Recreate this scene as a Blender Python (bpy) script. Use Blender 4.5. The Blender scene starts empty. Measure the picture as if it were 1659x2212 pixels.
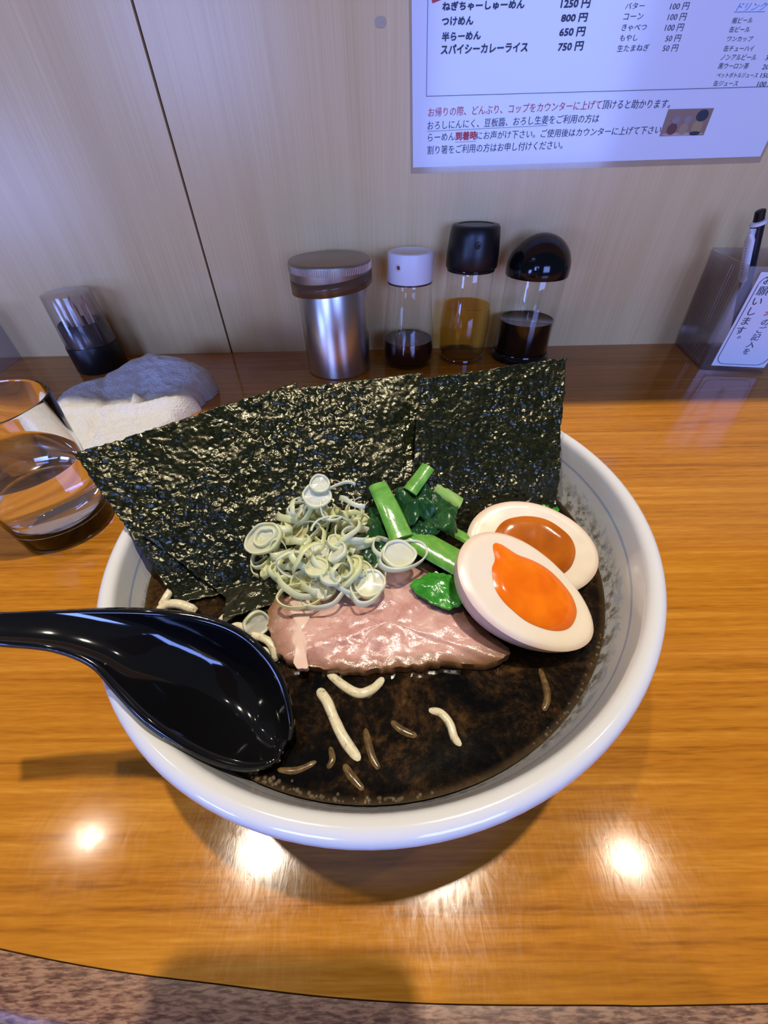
import bpy, bmesh, math, random
from mathutils import Vector, Matrix, noise as mnoise
random.seed(7)
C = bpy.context.scene.collection
S = bpy.context.scene
PI = math.pi

# ---------------------------------------------------------------- camera, exposure, light
FPX, PITCH, ROLL, YAW, CAM_H, WALL_Y = 835.84, .7551, -.0238, -.0086, .1872, .5015
IW, IH = 1659, 2212
_fw = Vector((math.sin(YAW)*math.cos(PITCH), math.cos(YAW)*math.cos(PITCH), -math.sin(PITCH)))
_r0 = Vector((math.cos(YAW), -math.sin(YAW), 0)); _u0 = _r0.cross(_fw)
_R = _r0*math.cos(ROLL) + _u0*math.sin(ROLL); _U = _u0*math.cos(ROLL) - _r0*math.sin(ROLL)
CAM = Vector((0, 0, CAM_H))
cd = bpy.data.cameras.new('camera'); cam = bpy.data.objects.new('camera', cd); C.objects.link(cam)
cd.sensor_fit = 'VERTICAL'; cd.sensor_height = 36.0; cd.lens = 36.0*FPX/IH
cd.clip_start = .004; cd.clip_end = 50
cam.matrix_world = Matrix((( _R.x, _U.x, -_fw.x, CAM.x), (_R.y, _U.y, -_fw.y, CAM.y), (_R.z, _U.z, -_fw.z, CAM.z), (0, 0, 0, 1)))
S.camera = cam
S.view_settings.view_transform = 'Standard'; S.view_settings.look = 'None'
S.view_settings.exposure = 0.0; S.view_settings.gamma = 1.0; S.view_settings.use_curve_mapping = False

wd = bpy.data.worlds.new('world'); S.world = wd; wd.use_nodes = True
wd.node_tree.nodes['Background'].inputs[0].default_value = (.60, .72, 1.0, 1)
wd.node_tree.nodes['Background'].inputs[1].default_value = .08

LAMP_H = 1.6
for lx, ly, e in ((-1.09, .22, 6), (-.453, .185, 31), (.15, .167, 86), (.803, .145, 11)):
    ld = bpy.data.lights.new('downlight', 'SPOT'); ld.energy = e; ld.color = (1, .88, .71)
    ld.shadow_soft_size = .021; ld.spot_size = math.radians(120); ld.spot_blend = 1.0
    ld.cycles.is_caustics_light = True
    lo = bpy.data.objects.new('downlight', ld); C.objects.link(lo); lo.location = (lx, ly, LAMP_H)
# daylight through the shop windows behind the photographer
WIN = ((-3.05, -3.0, .05, 1.1, .7, 58), (-1.25, -3.0, .80, .95, .75, 52), (1.05, -3.0, .60, 1.35, 1.1, 70))
for wx, wy, wz, ww, wh, e in WIN:
    ld = bpy.data.lights.new('window_daylight', 'AREA'); ld.shape = 'RECTANGLE'; ld.size = ww; ld.size_y = wh
    ld.energy = e; ld.color = (.235, .36, 1.0)
    lo = bpy.data.objects.new('window_daylight', ld); C.objects.link(lo)
    lo.location = (wx, wy, wz); lo.rotation_euler = Vector((0, 1, 0)).to_track_quat('-Z', 'Z').to_euler()

# ---------------------------------------------------------------- helpers
def ray(x, y):
    return (_fw*FPX + _R*(x - IW/2) + _U*(IH/2 - y)).normalized()
def onz(x, y, z=0.0):                       # point of the level at height z seen at a pixel of the photo
    d = ray(x, y); return CAM + d*((z - CAM_H)/d.z)
def ony(x, y, Y=WALL_Y):                    # point of the wall plane
    d = ray(x, y); return CAM + d*(Y/d.y)
def onplane(x, y, p, n):
    d = ray(x, y); return CAM + d*((p - CAM).dot(n)/d.dot(n))

ORG = {}
def tag(o, label=None, cat=None, group=None, kind=None):
    if label: o['label'] = label
    if cat: o['category'] = cat
    if group: o['group'] = group
    if kind: o['kind'] = kind
    return o
def thing(name, loc, label, cat, group=None, rz=0):
    o = bpy.data.objects.new(name, None); C.objects.link(o); o.location = loc; o.rotation_euler = (0, 0, rz)
    o.empty_display_size = .01; ORG[o.name] = Vector(loc)
    return tag(o, label, cat, group)
def mesh(name, v, f, mat, parent=None, smooth=True, attr=None, world=True, origin=None):
    """one mesh object; v in world coordinates unless world=False (then local to the parent)"""
    v = [Vector(p) for p in v]
    if parent is not None: org = ORG[parent.name] if world else Vector()
    elif origin is not None: org = Vector(origin)
    elif world:
        lo = [min(p[i] for p in v) for i in range(3)]; hi = [max(p[i] for p in v) for i in range(3)]
        org = Vector(((lo[0]+hi[0])/2, (lo[1]+hi[1])/2, lo[2]))
    else: org = Vector()
    me = bpy.data.meshes.new(name); me.from_pydata([tuple(p - org) for p in v], [], f); me.update()
    bm = bmesh.new(); bm.from_mesh(me); bmesh.ops.recalc_face_normals(bm, faces=bm.faces); bm.to_mesh(me); bm.free()
    if smooth:
        me.shade_smooth()
        try: me.set_sharp_from_angle(angle=math.radians(50))
        except Exception: pass
    if attr:
        for k, vals in attr.items():
            a = me.attributes.new(k, 'FLOAT', 'POINT'); a.data.foreach_set('value', vals)
    me.materials.append(mat)
    o = bpy.data.objects.new(name, me); C.objects.link(o)
    if parent is not None: o.parent = parent; ORG[o.name] = ORG[parent.name]
    else: o.location = org; ORG[o.name] = org
    return o
class MB:
    """collects several shells into one mesh"""
    def __init__(s): s.v = []; s.f = []
    def add(s, vf):
        n = len(s.v); s.v += [Vector(p) for p in vf[0]]; s.f += [tuple(i+n for i in q) for q in vf[1]]; return s
    def build(s, name, mat, parent=None, **k): return mesh(name, s.v, s.f, mat, parent, **k)
def lathe(prof, seg=64, c=(0, 0, 0), closed=False):
    """prof: (r, z) list revolved about z; r=0 ends become poles"""
    v, f, rows = [], [], []
    for r, z in prof:
        if r < 1e-7: rows.append([len(v)]); v.append((c[0], c[1], c[2]+z))
        else:
            rows.append(list(range(len(v), len(v)+seg)))
            v += [(c[0]+r*math.cos(2*PI*i/seg), c[1]+r*math.sin(2*PI*i/seg), c[2]+z) for i in range(seg)]
    pairs = list(zip(rows, rows[1:])) + ([(rows[-1], rows[0])] if closed else [])
    for a, b in pairs:
        for i in range(seg):
            j = (i+1) % seg
            if len(a) == 1 and len(b) == 1: continue
            if len(a) == 1: f.append((a[0], b[i], b[j]))
            elif len(b) == 1: f.append((a[i], a[j], b[0]))
            else: f.append((a[i], a[j], b[j], b[i]))
    return v, f
def spline(pts, n, closed=False):
    pts = [Vector(p) for p in pts]; m = len(pts); out = []
    segs = m if closed else m-1
    for k in range(n if closed else n+1):
        t = k*segs/n; i = min(int(t), segs-1); t -= i
        def P(j): return pts[j % m] if closed else pts[max(0, min(m-1, j))]
        a, b, c, d = P(i-1), P(i), P(i+1), P(i+2)
        out.append(.5*((2*b) + (c-a)*t + (2*a-5*b+4*c-d)*t*t + (3*b-a-3*c+d)*t**3))
    return out
def tube(path, rad, seg=12, flat=1.0, caps=True):
    """swept round bar; rad a number or one per point"""
    path = [Vector(p) for p in path]; n = len(path); v, f = [], []
    if not hasattr(rad, '__len__'): rad = [rad]*n
    ref = Vector((0, 0, 1))
    for i, p in enumerate(path):
        t = (path[min(i+1, n-1)] - path[max(i-1, 0)]).normalized()
        s = t.cross(ref)
        if s.length < 1e-4: s = t.cross(Vector((0, 1, 0)))
        s.normalize(); u = s.cross(t)
        for k in range(seg):
            a = 2*PI*k/seg; v.append(p + s*rad[i]*math.cos(a) + u*rad[i]*flat*math.sin(a))
    for i in range(n-1):
        for k in range(seg):
            l = (k+1) % seg; f.append((i*seg+k, i*seg+l, (i+1)*seg+l, (i+1)*seg+k))
    if caps: f.append(tuple(range(seg))[::-1]); f.append(tuple((n-1)*seg+k for k in range(seg)))
    return v, f
def box(x0, x1, y0, y1, z0, z1):
    v = [(x, y, z) for z in (z0, z1) for y in (y0, y1) for x in (x0, x1)]
    return v, [(0, 2, 3, 1), (4, 5, 7, 6), (0, 1, 5, 4), (2, 6, 7, 3), (0, 4, 6, 2), (1, 3, 7, 5)]
def rrect(w, h, r, n=6):
    out = []
    for cx, cy, a0 in ((w/2-r, h/2-r, 0), (-w/2+r, h/2-r, PI/2), (-w/2+r, -h/2+r, PI), (w/2-r, -h/2+r, 3*PI/2)):
        out += [(cx+r*math.cos(a0+PI/2*i/n), cy+r*math.sin(a0+PI/2*i/n)) for i in range(n+1)]
    return out
def prism(loop, z0, z1):
    n = len(loop); v = [(x, y, z0) for x, y in loop] + [(x, y, z1) for x, y in loop]
    return v, [tuple(range(n))[::-1], tuple(range(n, 2*n))] + [(i, (i+1) % n, n+(i+1) % n, n+i) for i in range(n)]
def bevel(o, w, seg=3):
    m = o.modifiers.new('bevel', 'BEVEL'); m.width = w; m.segments = seg; m.limit_method = 'ANGLE'
    return o
def patch(outline, n=96, K=14, bulge=.001, power=2.5, thick=.002, amp=.0005, nscale=120, seed=0, drop=0.0, ragged=0.0, pleat=None):
    """a lens-like slab over a closed outline of 3D points: returns v, f, edge attribute (0 centre .. 1 rim)"""
    o = spline(outline, n, True); c = sum(o, Vector())/n
    if ragged:
        o = [p + (p-c).normalized()*ragged*mnoise.noise(p*420 + Vector((seed, 0, 0))) for p in o]
    v, f, e = [c + Vector((0, 0, bulge + amp*mnoise.noise(c*nscale + Vector((seed,)*3))))], [], [0.0]
    for k in range(1, K+1):
        r = (k/K)**.8
        for p in o:
            q = c + (p-c)*r
            q.z += bulge*(1-r**power) - drop*r**6 + amp*mnoise.fractal(q*nscale + Vector((seed,)*3), 1, 2, 3)*(1 if k < K else .5)
            if pleat: q.z += pleat[1]*math.sin((q.x*math.cos(pleat[0])+q.y*math.sin(pleat[0]))*pleat[2] + 2.2*mnoise.noise(q*90)) * (.35+.65*r)
            v.append(q); e.append(r)
    for i in range(n): f.append((0, 1+i, 1+(i+1) % n))
    for k in range(K-1):
        a = 1+k*n; b = a+n
        for i in range(n): j = (i+1) % n; f.append((a+i, b+i, b+j, a+j))
    top = 1+(K-1)*n; base = len(v)
    for p in v[top:top+n]: q = Vector(p); q.z -= thick; v.append(q); e.append(1.0)
    for i in range(n): j = (i+1) % n; f.append((top+i, base+i, base+j, top+j))
    cz = c.copy(); cz.z -= thick; v.append(cz); e.append(1.0)
    for i in range(n): f.append((base+(i+1) % n, base+i, len(v)-1))
    return v, f, e

# ---------------------------------------------------------------- material helpers
def new_mat(name):
    m = bpy.data.materials.new(name); m.use_nodes = True; nt = m.node_tree
    return m, nt, nt.nodes['Principled BSDF']
def lk(nt, a, b): nt.links.new(a, b)
def plain(name, col, rough=.5, spec=.5, metal=0, trans=0, ior=1.45, coat=0, coat_r=.05, sss=0, sss_r=(1, .5, .3), sss_s=.004):
    m, nt, b = new_mat(name)
    b.inputs['Base Color'].default_value = (*col, 1); b.inputs['Roughness'].default_value = rough
    b.inputs['Metallic'].default_value = metal; b.inputs['Specular IOR Level'].default_value = spec
    b.inputs['Transmission Weight'].default_value = trans; b.inputs['IOR'].default_value = ior
    b.inputs['Coat Weight'].default_value = coat; b.inputs['Coat Roughness'].default_value = coat_r
    if sss:
        b.inputs['Subsurface Weight'].default_value = sss; b.inputs['Subsurface Radius'].default_value = sss_r
        b.inputs['Subsurface Scale'].default_value = sss_s
    return m
def nd(nt, t, **k):
    n = nt.nodes.new(t)
    for a, b in k.items():
        if hasattr(n, a) and a not in ('Scale',): setattr(n, a, b)
    return n
def texcoord(nt, scale=(1, 1, 1), rot=(0, 0, 0)):
    t = nt.nodes.new('ShaderNodeTexCoord'); mp = nt.nodes.new('ShaderNodeMapping')
    mp.inputs['Scale'].default_value = scale; mp.inputs['Rotation'].default_value = rot
    lk(nt, t.outputs['Object'], mp.inputs['Vector']); return mp.outputs[0]
def noise(nt, vec, scale=5, detail=4, rough=.55, dist=0):
    n = nt.nodes.new('ShaderNodeTexNoise'); n.inputs['Scale'].default_value = scale
    n.inputs['Detail'].default_value = detail; n.inputs['Roughness'].default_value = rough; n.inputs['Distortion'].default_value = dist
    if vec is not None: lk(nt, vec, n.inputs['Vector'])
    return n.outputs['Fac']
def ramp(nt, fac, stops):
    r = nt.nodes.new('ShaderNodeValToRGB'); el = r.color_ramp.elements
    while len(el) < len(stops): el.new(.5)
    for e, (p, c) in zip(el, stops):
        e.position = p; e.color = (*c, 1) if hasattr(c, '__len__') else (c, c, c, 1)
    lk(nt, fac, r.inputs[0]); return r.outputs[0]
def mixc(nt, fac, a, b, mode='MIX'):
    m = nt.nodes.new('ShaderNodeMix'); m.data_type = 'RGBA'; m.blend_type = mode
    for s, x in ((0, fac), (6, a), (7, b)):
        if isinstance(x, (int, float)): m.inputs[s].default_value = x
        elif isinstance(x, tuple): m.inputs[s].default_value = (*x, 1)
        else: lk(nt, x, m.inputs[s])
    return m.outputs[2]
def mth(nt, op, a, b=None, c=None):
    m = nt.nodes.new('ShaderNodeMath'); m.operation = op
    for i, x in enumerate((a, b, c)):
        if x is None: continue
        if isinstance(x, (int, float)): m.inputs[i].default_value = x
        else: lk(nt, x, m.inputs[i])
    return m.outputs[0]
def bump(nt, b, h, strength=.3, dist=.001):
    n = nt.nodes.new('ShaderNodeBump'); n.inputs['Strength'].default_value = strength; n.inputs['Distance'].default_value = dist
    lk(nt, h, n.inputs['Height']); lk(nt, n.outputs[0], b.inputs['Normal'])
def attrib(nt, name):
    n = nt.nodes.new('ShaderNodeAttribute'); n.attribute_name = name; return n.outputs['Fac']

# wall laminate: pale beige wood print with fine upright grain
def m_wall():
    m, nt, b = new_mat('wall_laminate')
    g1 = noise(nt, texcoord(nt, (700, 700, 6)), 1, 3, .6)
    g2 = noise(nt, texcoord(nt, (60, 60, 1.2)), 1, 3, .5)
    g = mth(nt, 'ADD', mth(nt, 'MULTIPLY', g1, .65), mth(nt, 'MULTIPLY', g2, .35))
    lk(nt, ramp(nt, g, [(.32, (.69, .47, .20)), (.5, (.77, .545, .245)), (.68, (.83, .605, .29))]), b.inputs['Base Color'])
    b.inputs['Roughness'].default_value = .26; b.inputs['Specular IOR Level'].default_value = .32
    bump(nt, b, g1, .05, .0003)
    return m
def m_counter():
    m, nt, b = new_mat('counter_wood')
    g1 = noise(nt, texcoord(nt, (5, 210, 10)), 1, 4, .65, .35)
    g2 = noise(nt, texcoord(nt, (1.5, 26, 3)), 1, 3, .5, .8)
    g3 = noise(nt, texcoord(nt, (90, 1100, 10)), 1, 2, .5)
    g = mth(nt, 'ADD', mth(nt, 'ADD', mth(nt, 'MULTIPLY', g1, .55), mth(nt, 'MULTIPLY', g2, .25)), mth(nt, 'MULTIPLY', g3, .2))
    lk(nt, ramp(nt, g, [(.37, (.24, .082, .006)), (.46, (.38, .140, .010)), (.54, (.45, .178, .014)), (.63, (.54, .24, .028))]), b.inputs['Base Color'])
    sc = noise(nt, texcoord(nt, (300, 90, 1)), 1, 3, .7, 2)
    lk(nt, ramp(nt, sc, [(.3, .09), (.7, .16)]), b.inputs['Roughness'])
    b.inputs['Specular IOR Level'].default_value = .5
    bump(nt, b, sc, .03, .0003)
    return m
def m_trim():
    m, nt, b = new_mat('counter_edge_wood')
    g1 = noise(nt, texcoord(nt, (230, 1300, 1300)), 1, 3, .6, .3)
    lk(nt, ramp(nt, g1, [(.36, (.075, .032, .018)), (.48, (.18, .082, .045)), (.60, (.30, .165, .090))]), b.inputs['Base Color'])
    b.inputs['Roughness'].default_value = .4
    return m
def m_nori():
    m, nt, b = new_mat('roasted_nori')
    v = texcoord(nt)
    n1 = noise(nt, v, 420, 4, .6, .8); n2 = noise(nt, v, 1100, 3, .6); n3 = noise(nt, v, 60, 3, .5)
    k = mth(nt, 'ADD', mth(nt, 'MULTIPLY', n1, .6), mth(nt, 'MULTIPLY', n2, .4))
    wet = attrib(nt, 'wet')
    dry = ramp(nt, k, [(.36, (.003, .005, .002)), (.52, (.009, .012, .004)), (.62, (.032, .032, .010)), (.72, (.085, .075, .026))])
    soaked = ramp(nt, k, [(.4, (.004, .006, .004)), (.6, (.014, .018, .01)), (.72, (.03, .034, .018))])
    lk(nt, mixc(nt, wet, dry, soaked), b.inputs['Base Color'])
    lk(nt, ramp(nt, n3, [(.35, .13), (.65, .26)]), b.inputs['Roughness'])
    b.inputs['Specular IOR Level'].default_value = .75; b.inputs['Specular Tint'].default_value = (1, .95, .70, 1)
    bump(nt, b, mth(nt, 'ADD', n1, mth(nt, 'MULTIPLY', n2, .3)), .28, .0009)
    tr = nt.nodes.new('ShaderNodeBsdfTranslucent'); tr.inputs[0].default_value = (.30, .17, .03, 1)
    tp = nt.nodes.new('ShaderNodeBsdfTransparent'); tp.inputs[0].default_value = (.55, .42, .18, 1)
    thin = mth(nt, 'MULTIPLY', ramp(nt, k, [(.52, 0.0), (.70, 1.0)]), mth(nt, 'MULTIPLY', mth(nt, 'SUBTRACT', 1, wet), .45))
    a = nt.nodes.new('ShaderNodeMixShader'); a.inputs[0].default_value = .12
    lk(nt, b.outputs[0], a.inputs[1]); lk(nt, tr.outputs[0], a.inputs[2])
    c = nt.nodes.new('ShaderNodeMixShader'); lk(nt, thin, c.inputs[0]); lk(nt, a.outputs[0], c.inputs[1]); lk(nt, tp.outputs[0], c.inputs[2])
    lk(nt, c.outputs[0], nt.nodes['Material Output'].inputs[0])
    return m
def m_bowl():
    m, nt, b = new_mat('glazed_porcelain')
    h = attrib(nt, 'h'); ins = attrib(nt, 'inside'); ang = attrib(nt, 'ang')
    v = texcoord(nt)
    wob = mth(nt, 'MULTIPLY', mth(nt, 'SUBTRACT', noise(nt, v, 60, 2), .5), .0006)
    d = mth(nt, 'ABSOLUTE', mth(nt, 'SUBTRACT', mth(nt, 'ADD', h, wob), .0705))
    ring = mth(nt, 'MULTIPLY', ramp(nt, mth(nt, 'MULTIPLY', d, 1000), [(.35, 1.0), (.75, 0.0)]), ins)
    vor = nt.nodes.new('ShaderNodeTexVoronoi'); vor.inputs['Scale'].default_value = 190; lk(nt, texcoord(nt), vor.inputs['Vector'])
    n = noise(nt, v, 130, 2, .5, 1.5)
    band = ramp(nt, mth(nt, 'MULTIPLY', mth(nt, 'ABSOLUTE', mth(nt, 'SUBTRACT', h, .0635)), 100), [(.22, 1.0), (.34, 0.0)])
    leaf = mth(nt, 'MULTIPLY', mth(nt, 'MULTIPLY', ramp(nt, n, [(.54, 0.0), (.60, 1.0)]), band), ins)
    blue = mth(nt, 'MINIMUM', mth(nt, 'ADD', mth(nt, 'MULTIPLY', ring, .6), mth(nt, 'MULTIPLY', leaf, .36)), 1)
    white = (.60, .61, .62)
    col = mixc(nt, blue, white, (.16, .26, .52))
    grime = mth(nt, 'MULTIPLY', mth(nt, 'MULTIPLY', ramp(nt, noise(nt, v, 230, 5, .7), [(.47, 0.0), (.60, 1.0)]),
                ramp(nt, mth(nt, 'MULTIPLY', h, 10), [(.60, 1.0), (.66, 0.0)])), ins)
    col = mixc(nt, mth(nt, 'MULTIPLY', grime, .8), col, (.09, .06, .025))
    lk(nt, col, b.inputs['Base Color'])
    b.inputs['Roughness'].default_value = .12; b.inputs['Coat Weight'].default_value = .3
    b.inputs['Subsurface Weight'].default_value = .0
    return m
def m_broth():
    m, nt, b = new_mat('black_garlic_oil_broth')
    v = texcoord(nt)
    n1 = noise(nt, v, 48, 7, .66, .9); n2 = noise(nt, v, 520, 4, .7)
    k = mth(nt, 'ADD', mth(nt, 'MULTIPLY', n1, .7), mth(nt, 'MULTIPLY', n2, .3))
    col = ramp(nt, k, [(.43, (.002, .0016, .0013)), (.51, (.008, .005, .0025)), (.58, (.032, .016, .006)), (.66, (.075, .038, .013)), (.76, (.16, .085, .028))])
    e = attrib(nt, 'edge')
    col = mixc(nt, mth(nt, 'MULTIPLY', ramp(nt, e, [(.975, 0.0), (1.0, 1.0)]), .35), col, (.10, .065, .028))
    lk(nt, col, b.inputs['Base Color'])
    b.inputs['Roughness'].default_value = .07; b.inputs['Specular IOR Level'].default_value = .35
    bump(nt, b, mth(nt, 'ADD', noise(nt, v, 70, 2, .5), mth(nt, 'MULTIPLY', n2, .12)), .22, .0010)
    return m
def m_pork():
    m, nt, b = new_mat('roast_pork')
    v = texcoord(nt); e = attrib(nt, 'edge')
    n1 = noise(nt, v, 95, 5, .6, .7); n2 = noise(nt, v, 700, 3, .6); n3 = noise(nt, v, 45, 2)
    col = ramp(nt, n1, [(.34, (.42, .20, .175)), (.5, (.52, .29, .255)), (.62, (.57, .35, .31)), (.74, (.66, .46, .41))])
    col = mixc(nt, mth(nt, 'MULTIPLY', ramp(nt, n2, [(.55, 0.0), (.75, 1.0)]), .35), col, (.70, .55, .50))
    rim = ramp(nt, mth(nt, 'ADD', e, mth(nt, 'MULTIPLY', mth(nt, 'SUBTRACT', n3, .5), .25)), [(.74, 0.0), (.92, .65), (1.0, 1.0)])
    col = mixc(nt, rim, col, (.20, .10, .05))
    lk(nt, col, b.inputs['Base Color'])
    b.inputs['Roughness'].default_value = .24
    b.inputs['Subsurface Weight'].default_value = .25; b.inputs['Subsurface Radius'].default_value = (1, .4, .3); b.inputs['Subsurface Scale'].default_value = .003
    bump(nt, b, mth(nt, 'ADD', n1, mth(nt, 'MULTIPLY', n2, .5)), .32, .0010)
    return m
def m_white_egg():
    m, nt, b = new_mat('boiled_egg_white')
    side = attrib(nt, 'side')
    n = noise(nt, texcoord(nt), 110, 3)
    face = mixc(nt, n, (.72, .62, .48), (.77, .69, .57))
    skin = mixc(nt, n, (.60, .42, .32), (.70, .53, .43))
    lk(nt, mixc(nt, side, face, skin), b.inputs['Base Color'])
    b.inputs['Roughness'].default_value = .28; b.inputs['Subsurface Weight'].default_value = .3
    b.inputs['Subsurface Radius'].default_value = (1, .8, .6); b.inputs['Subsurface Scale'].default_value = .003
    return m
def m_yolk(name, c0, c1):
    m, nt, b = new_mat(name)
    n = noise(nt, texcoord(nt), 90, 2, .5, .5)
    lk(nt, ramp(nt, n, [(.35, c0), (.65, c1)]), b.inputs['Base Color'])
    b.inputs['Roughness'].default_value = .13; b.inputs['Subsurface Weight'].default_value = .25
    b.inputs['Subsurface Radius'].default_value = (1, .35, .05); b.inputs['Subsurface Scale'].default_value = .003
    bump(nt, b, noise(nt, texcoord(nt), 140, 2), .12, .001)
    return m
def m_green(name, cols, sc=(1, 1, 1), scale=160, rough=.25, sss=.1):
    m, nt, b = new_mat(name)
    n = noise(nt, texcoord(nt, sc), scale, 4, .6, .5)
    lk(nt, ramp(nt, n, [(.32, cols[0]), (.5, cols[1]), (.68, cols[2])]), b.inputs['Base Color'])
    b.inputs['Roughness'].default_value = rough
    bump(nt, b, n, .35, .0008)
    if sss:
        b.inputs['Subsurface Weight'].default_value = sss; b.inputs['Subsurface Radius'].default_value = (.4, 1, .2); b.inputs['Subsurface Scale'].default_value = .002
    return m
def m_scallion():
    m, nt, b = new_mat('scallion_flesh')
    oi = nt.nodes.new('ShaderNodeObjectInfo'); h = attrib(nt, 'skin')
    tint = ramp(nt, oi.outputs['Random'], [(.0, (.88, .89, .82)), (.35, (.86, .89, .72)), (.62, (.86, .87, .58)), (.8, (.88, .85, .50)), (1.0, (.90, .90, .86))])
    lk(nt, mixc(nt, mth(nt, 'MULTIPLY', h, .55), tint, (.68, .79, .27)), b.inputs['Base Color'])
    b.inputs['Roughness'].default_value = .22
    b.inputs['Subsurface Weight'].default_value = .35; b.inputs['Subsurface Radius'].default_value = (.8, 1, .5); b.inputs['Subsurface Scale'].default_value = .003
    tr = nt.nodes.new('ShaderNodeBsdfTranslucent'); tr.inputs[0].default_value = (.88, .92, .76, 1)
    tp = nt.nodes.new('ShaderNodeBsdfTransparent')
    a = nt.nodes.new('ShaderNodeMixShader'); a.inputs[0].default_value = .22
    lk(nt, b.outputs[0], a.inputs[1]); lk(nt, tr.outputs[0], a.inputs[2])
    c = nt.nodes.new('ShaderNodeMixShader'); c.inputs[0].default_value = .24
    lk(nt, a.outputs[0], c.inputs[1]); lk(nt, tp.outputs[0], c.inputs[2])
    lk(nt, c.outputs[0], nt.nodes['Material Output'].inputs[0])
    return m
def m_thin_glass(name, tint=(.93, .95, .95), ior=1.45, rough=.02, haze=0.0, hazecol=(.8, .8, .8)):
    m, nt, b = new_mat(name)
    lw = nt.nodes.new('ShaderNodeLayerWeight'); lw.inputs[0].default_value = .5
    fr_ = mth(nt, 'MULTIPLY_ADD', mth(nt, 'POWER', lw.outputs['Facing'], 4.0), .75, .045)
    g = nt.nodes.new('ShaderNodeBsdfGlossy'); g.inputs['Roughness'].default_value = rough
    t = nt.nodes.new('ShaderNodeBsdfTransparent'); t.inputs[0].default_value = (*tint, 1)
    mx = nt.nodes.new('ShaderNodeMixShader'); lk(nt, fr_, mx.inputs[0]); lk(nt, t.outputs[0], mx.inputs[1]); lk(nt, g.outputs[0], mx.inputs[2])
    out = mx.outputs[0]
    if haze:
        df = nt.nodes.new('ShaderNodeBsdfDiffuse'); df.inputs[0].default_value = (*hazecol, 1)
        m2 = nt.nodes.new('ShaderNodeMixShader'); m2.inputs[0].default_value = haze
        lk(nt, out, m2.inputs[1]); lk(nt, df.outputs[0], m2.inputs[2]); out = m2.outputs[0]
    lk(nt, out, nt.nodes['Material Output'].inputs[0]); return m
def m_steel():
    m, nt, b = new_mat('brushed_steel')
    n = noise(nt, texcoord(nt, (3, 3, 30)), 1, 2)
    b.inputs['Base Color'].default_value = (.62, .58, .54, 1); b.inputs['Metallic'].default_value = 1
    lk(nt, ramp(nt, n, [(.3, .27), (.7, .33)]), b.inputs['Roughness'])
    return m
def m_towel():
    m, nt, b = new_mat('white_terry_cloth')
    n = noise(nt, texcoord(nt), 420, 4, .7); n2 = noise(nt, texcoord(nt), 70, 3)
    lk(nt, mixc(nt, n2, (.78, .78, .78), (.84, .84, .84)), b.inputs['Base Color'])
    b.inputs['Roughness'].default_value = .95; b.inputs['Specular IOR Level'].default_value = .1
    b.inputs['Sheen Weight'].default_value = .2
    bump(nt, b, n, 1.0, .0035); return m
def m_noodle(name, c0, c1):
    m, nt, b = new_mat(name)
    n = noise(nt, texcoord(nt), 500, 4, .7)
    lk(nt, ramp(nt, n, [(.30, (.10, .07, .03)), (.40, c0), (.65, c1)]), b.inputs['Base Color'])
    b.inputs['Roughness'].default_value = .2
    b.inputs['Subsurface Weight'].default_value = .2; b.inputs['Subsurface Scale'].default_value = .002
    return m

WALL, COUNTER, TRIM, NORI, BOWL, BROTH, PORK, EGG = m_wall(), m_counter(), m_trim(), m_nori(), m_bowl(), m_broth(), m_pork(), m_white_egg()
YOLK = m_yolk('soft_orange_yolk', (.70, .13, .002), (.80, .19, .004)); YOLK2 = m_yolk('amber_yolk', (.36, .085, .004), (.48, .13, .008))
SCAL, STEEL, TOWEL = m_scallion(), m_steel(), m_towel()
LEAF = m_green('dark_leaf', [(.006, .035, .010), (.012, .062, .018), (.03, .11, .03)], scale=110, rough=.22)
LEAFB = m_green('bright_leaf', [(.02, .16, .012), (.035, .24, .02), (.06, .32, .04)], scale=110, rough=.2)
STALK = m_green('green_stalk', [(.07, .24, .03), (.13, .34, .055), (.22, .44, .10)], scale=90, rough=.2, sss=.25)
STALKP = m_green('pale_stalk', [(.20, .38, .10), (.28, .47, .15), (.36, .55, .22)], scale=90, rough=.22, sss=.25)
NOOD = m_noodle('noodle', (.60, .54, .37), (.70, .65, .49)); NOODB = m_noodle('soup_stained_noodle', (.07, .042, .015), (.17, .105, .036))
BLACKG = plain('glossy_black_melamine', (.004, .004, .005), .09, .5, coat=.5, coat_r=.04)
BLACKS = plain('satin_black_plastic', (.006, .006, .007), .36)
BLACKP = plain('polished_black_plastic', (.005, .005, .006), .1)
WHITEP = plain('white_plastic', (.78, .78, .80), .4)
GLASS = m_thin_glass('clear_glass', (.985, .98, .975)); PLASTIC = m_thin_glass('clear_plastic', (.93, .92, .92), 1.35, .12, .04, (.6, .55, .58))
TOOTHCAP = m_thin_glass('cloudy_plastic', (.95, .94, .94), 1.4, .1, .03, (.62, .58, .58))
SOLIDGLASS = plain('solid_glass', (.97, .98, .98), .0, trans=1, ior=1.47)
def m_mixglass(name, ior, f, tint=(.97, .97, .97)):
    m, nt, b = new_mat(name); g = nt.nodes.new('ShaderNodeBsdfGlass'); g.inputs['IOR'].default_value = ior; g.inputs['Roughness'].default_value = 0
    g.inputs[0].default_value = (*tint, 1); t = nt.nodes.new('ShaderNodeBsdfTransparent'); mx = nt.nodes.new('ShaderNodeMixShader'); mx.inputs[0].default_value = f
    t.inputs[0].default_value = (*tint, 1)
    lk(nt, g.outputs[0], mx.inputs[1]); lk(nt, t.outputs[0], mx.inputs[2]); lk(nt, mx.outputs[0], nt.nodes['Material Output'].inputs[0]); return m
WATER = plain('water', (1, 1, 1), .0, trans=1, ior=1.33); TUMB = plain('tumbler_glass', (.97, .98, .98), .0, trans=1, ior=1.46)
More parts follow.
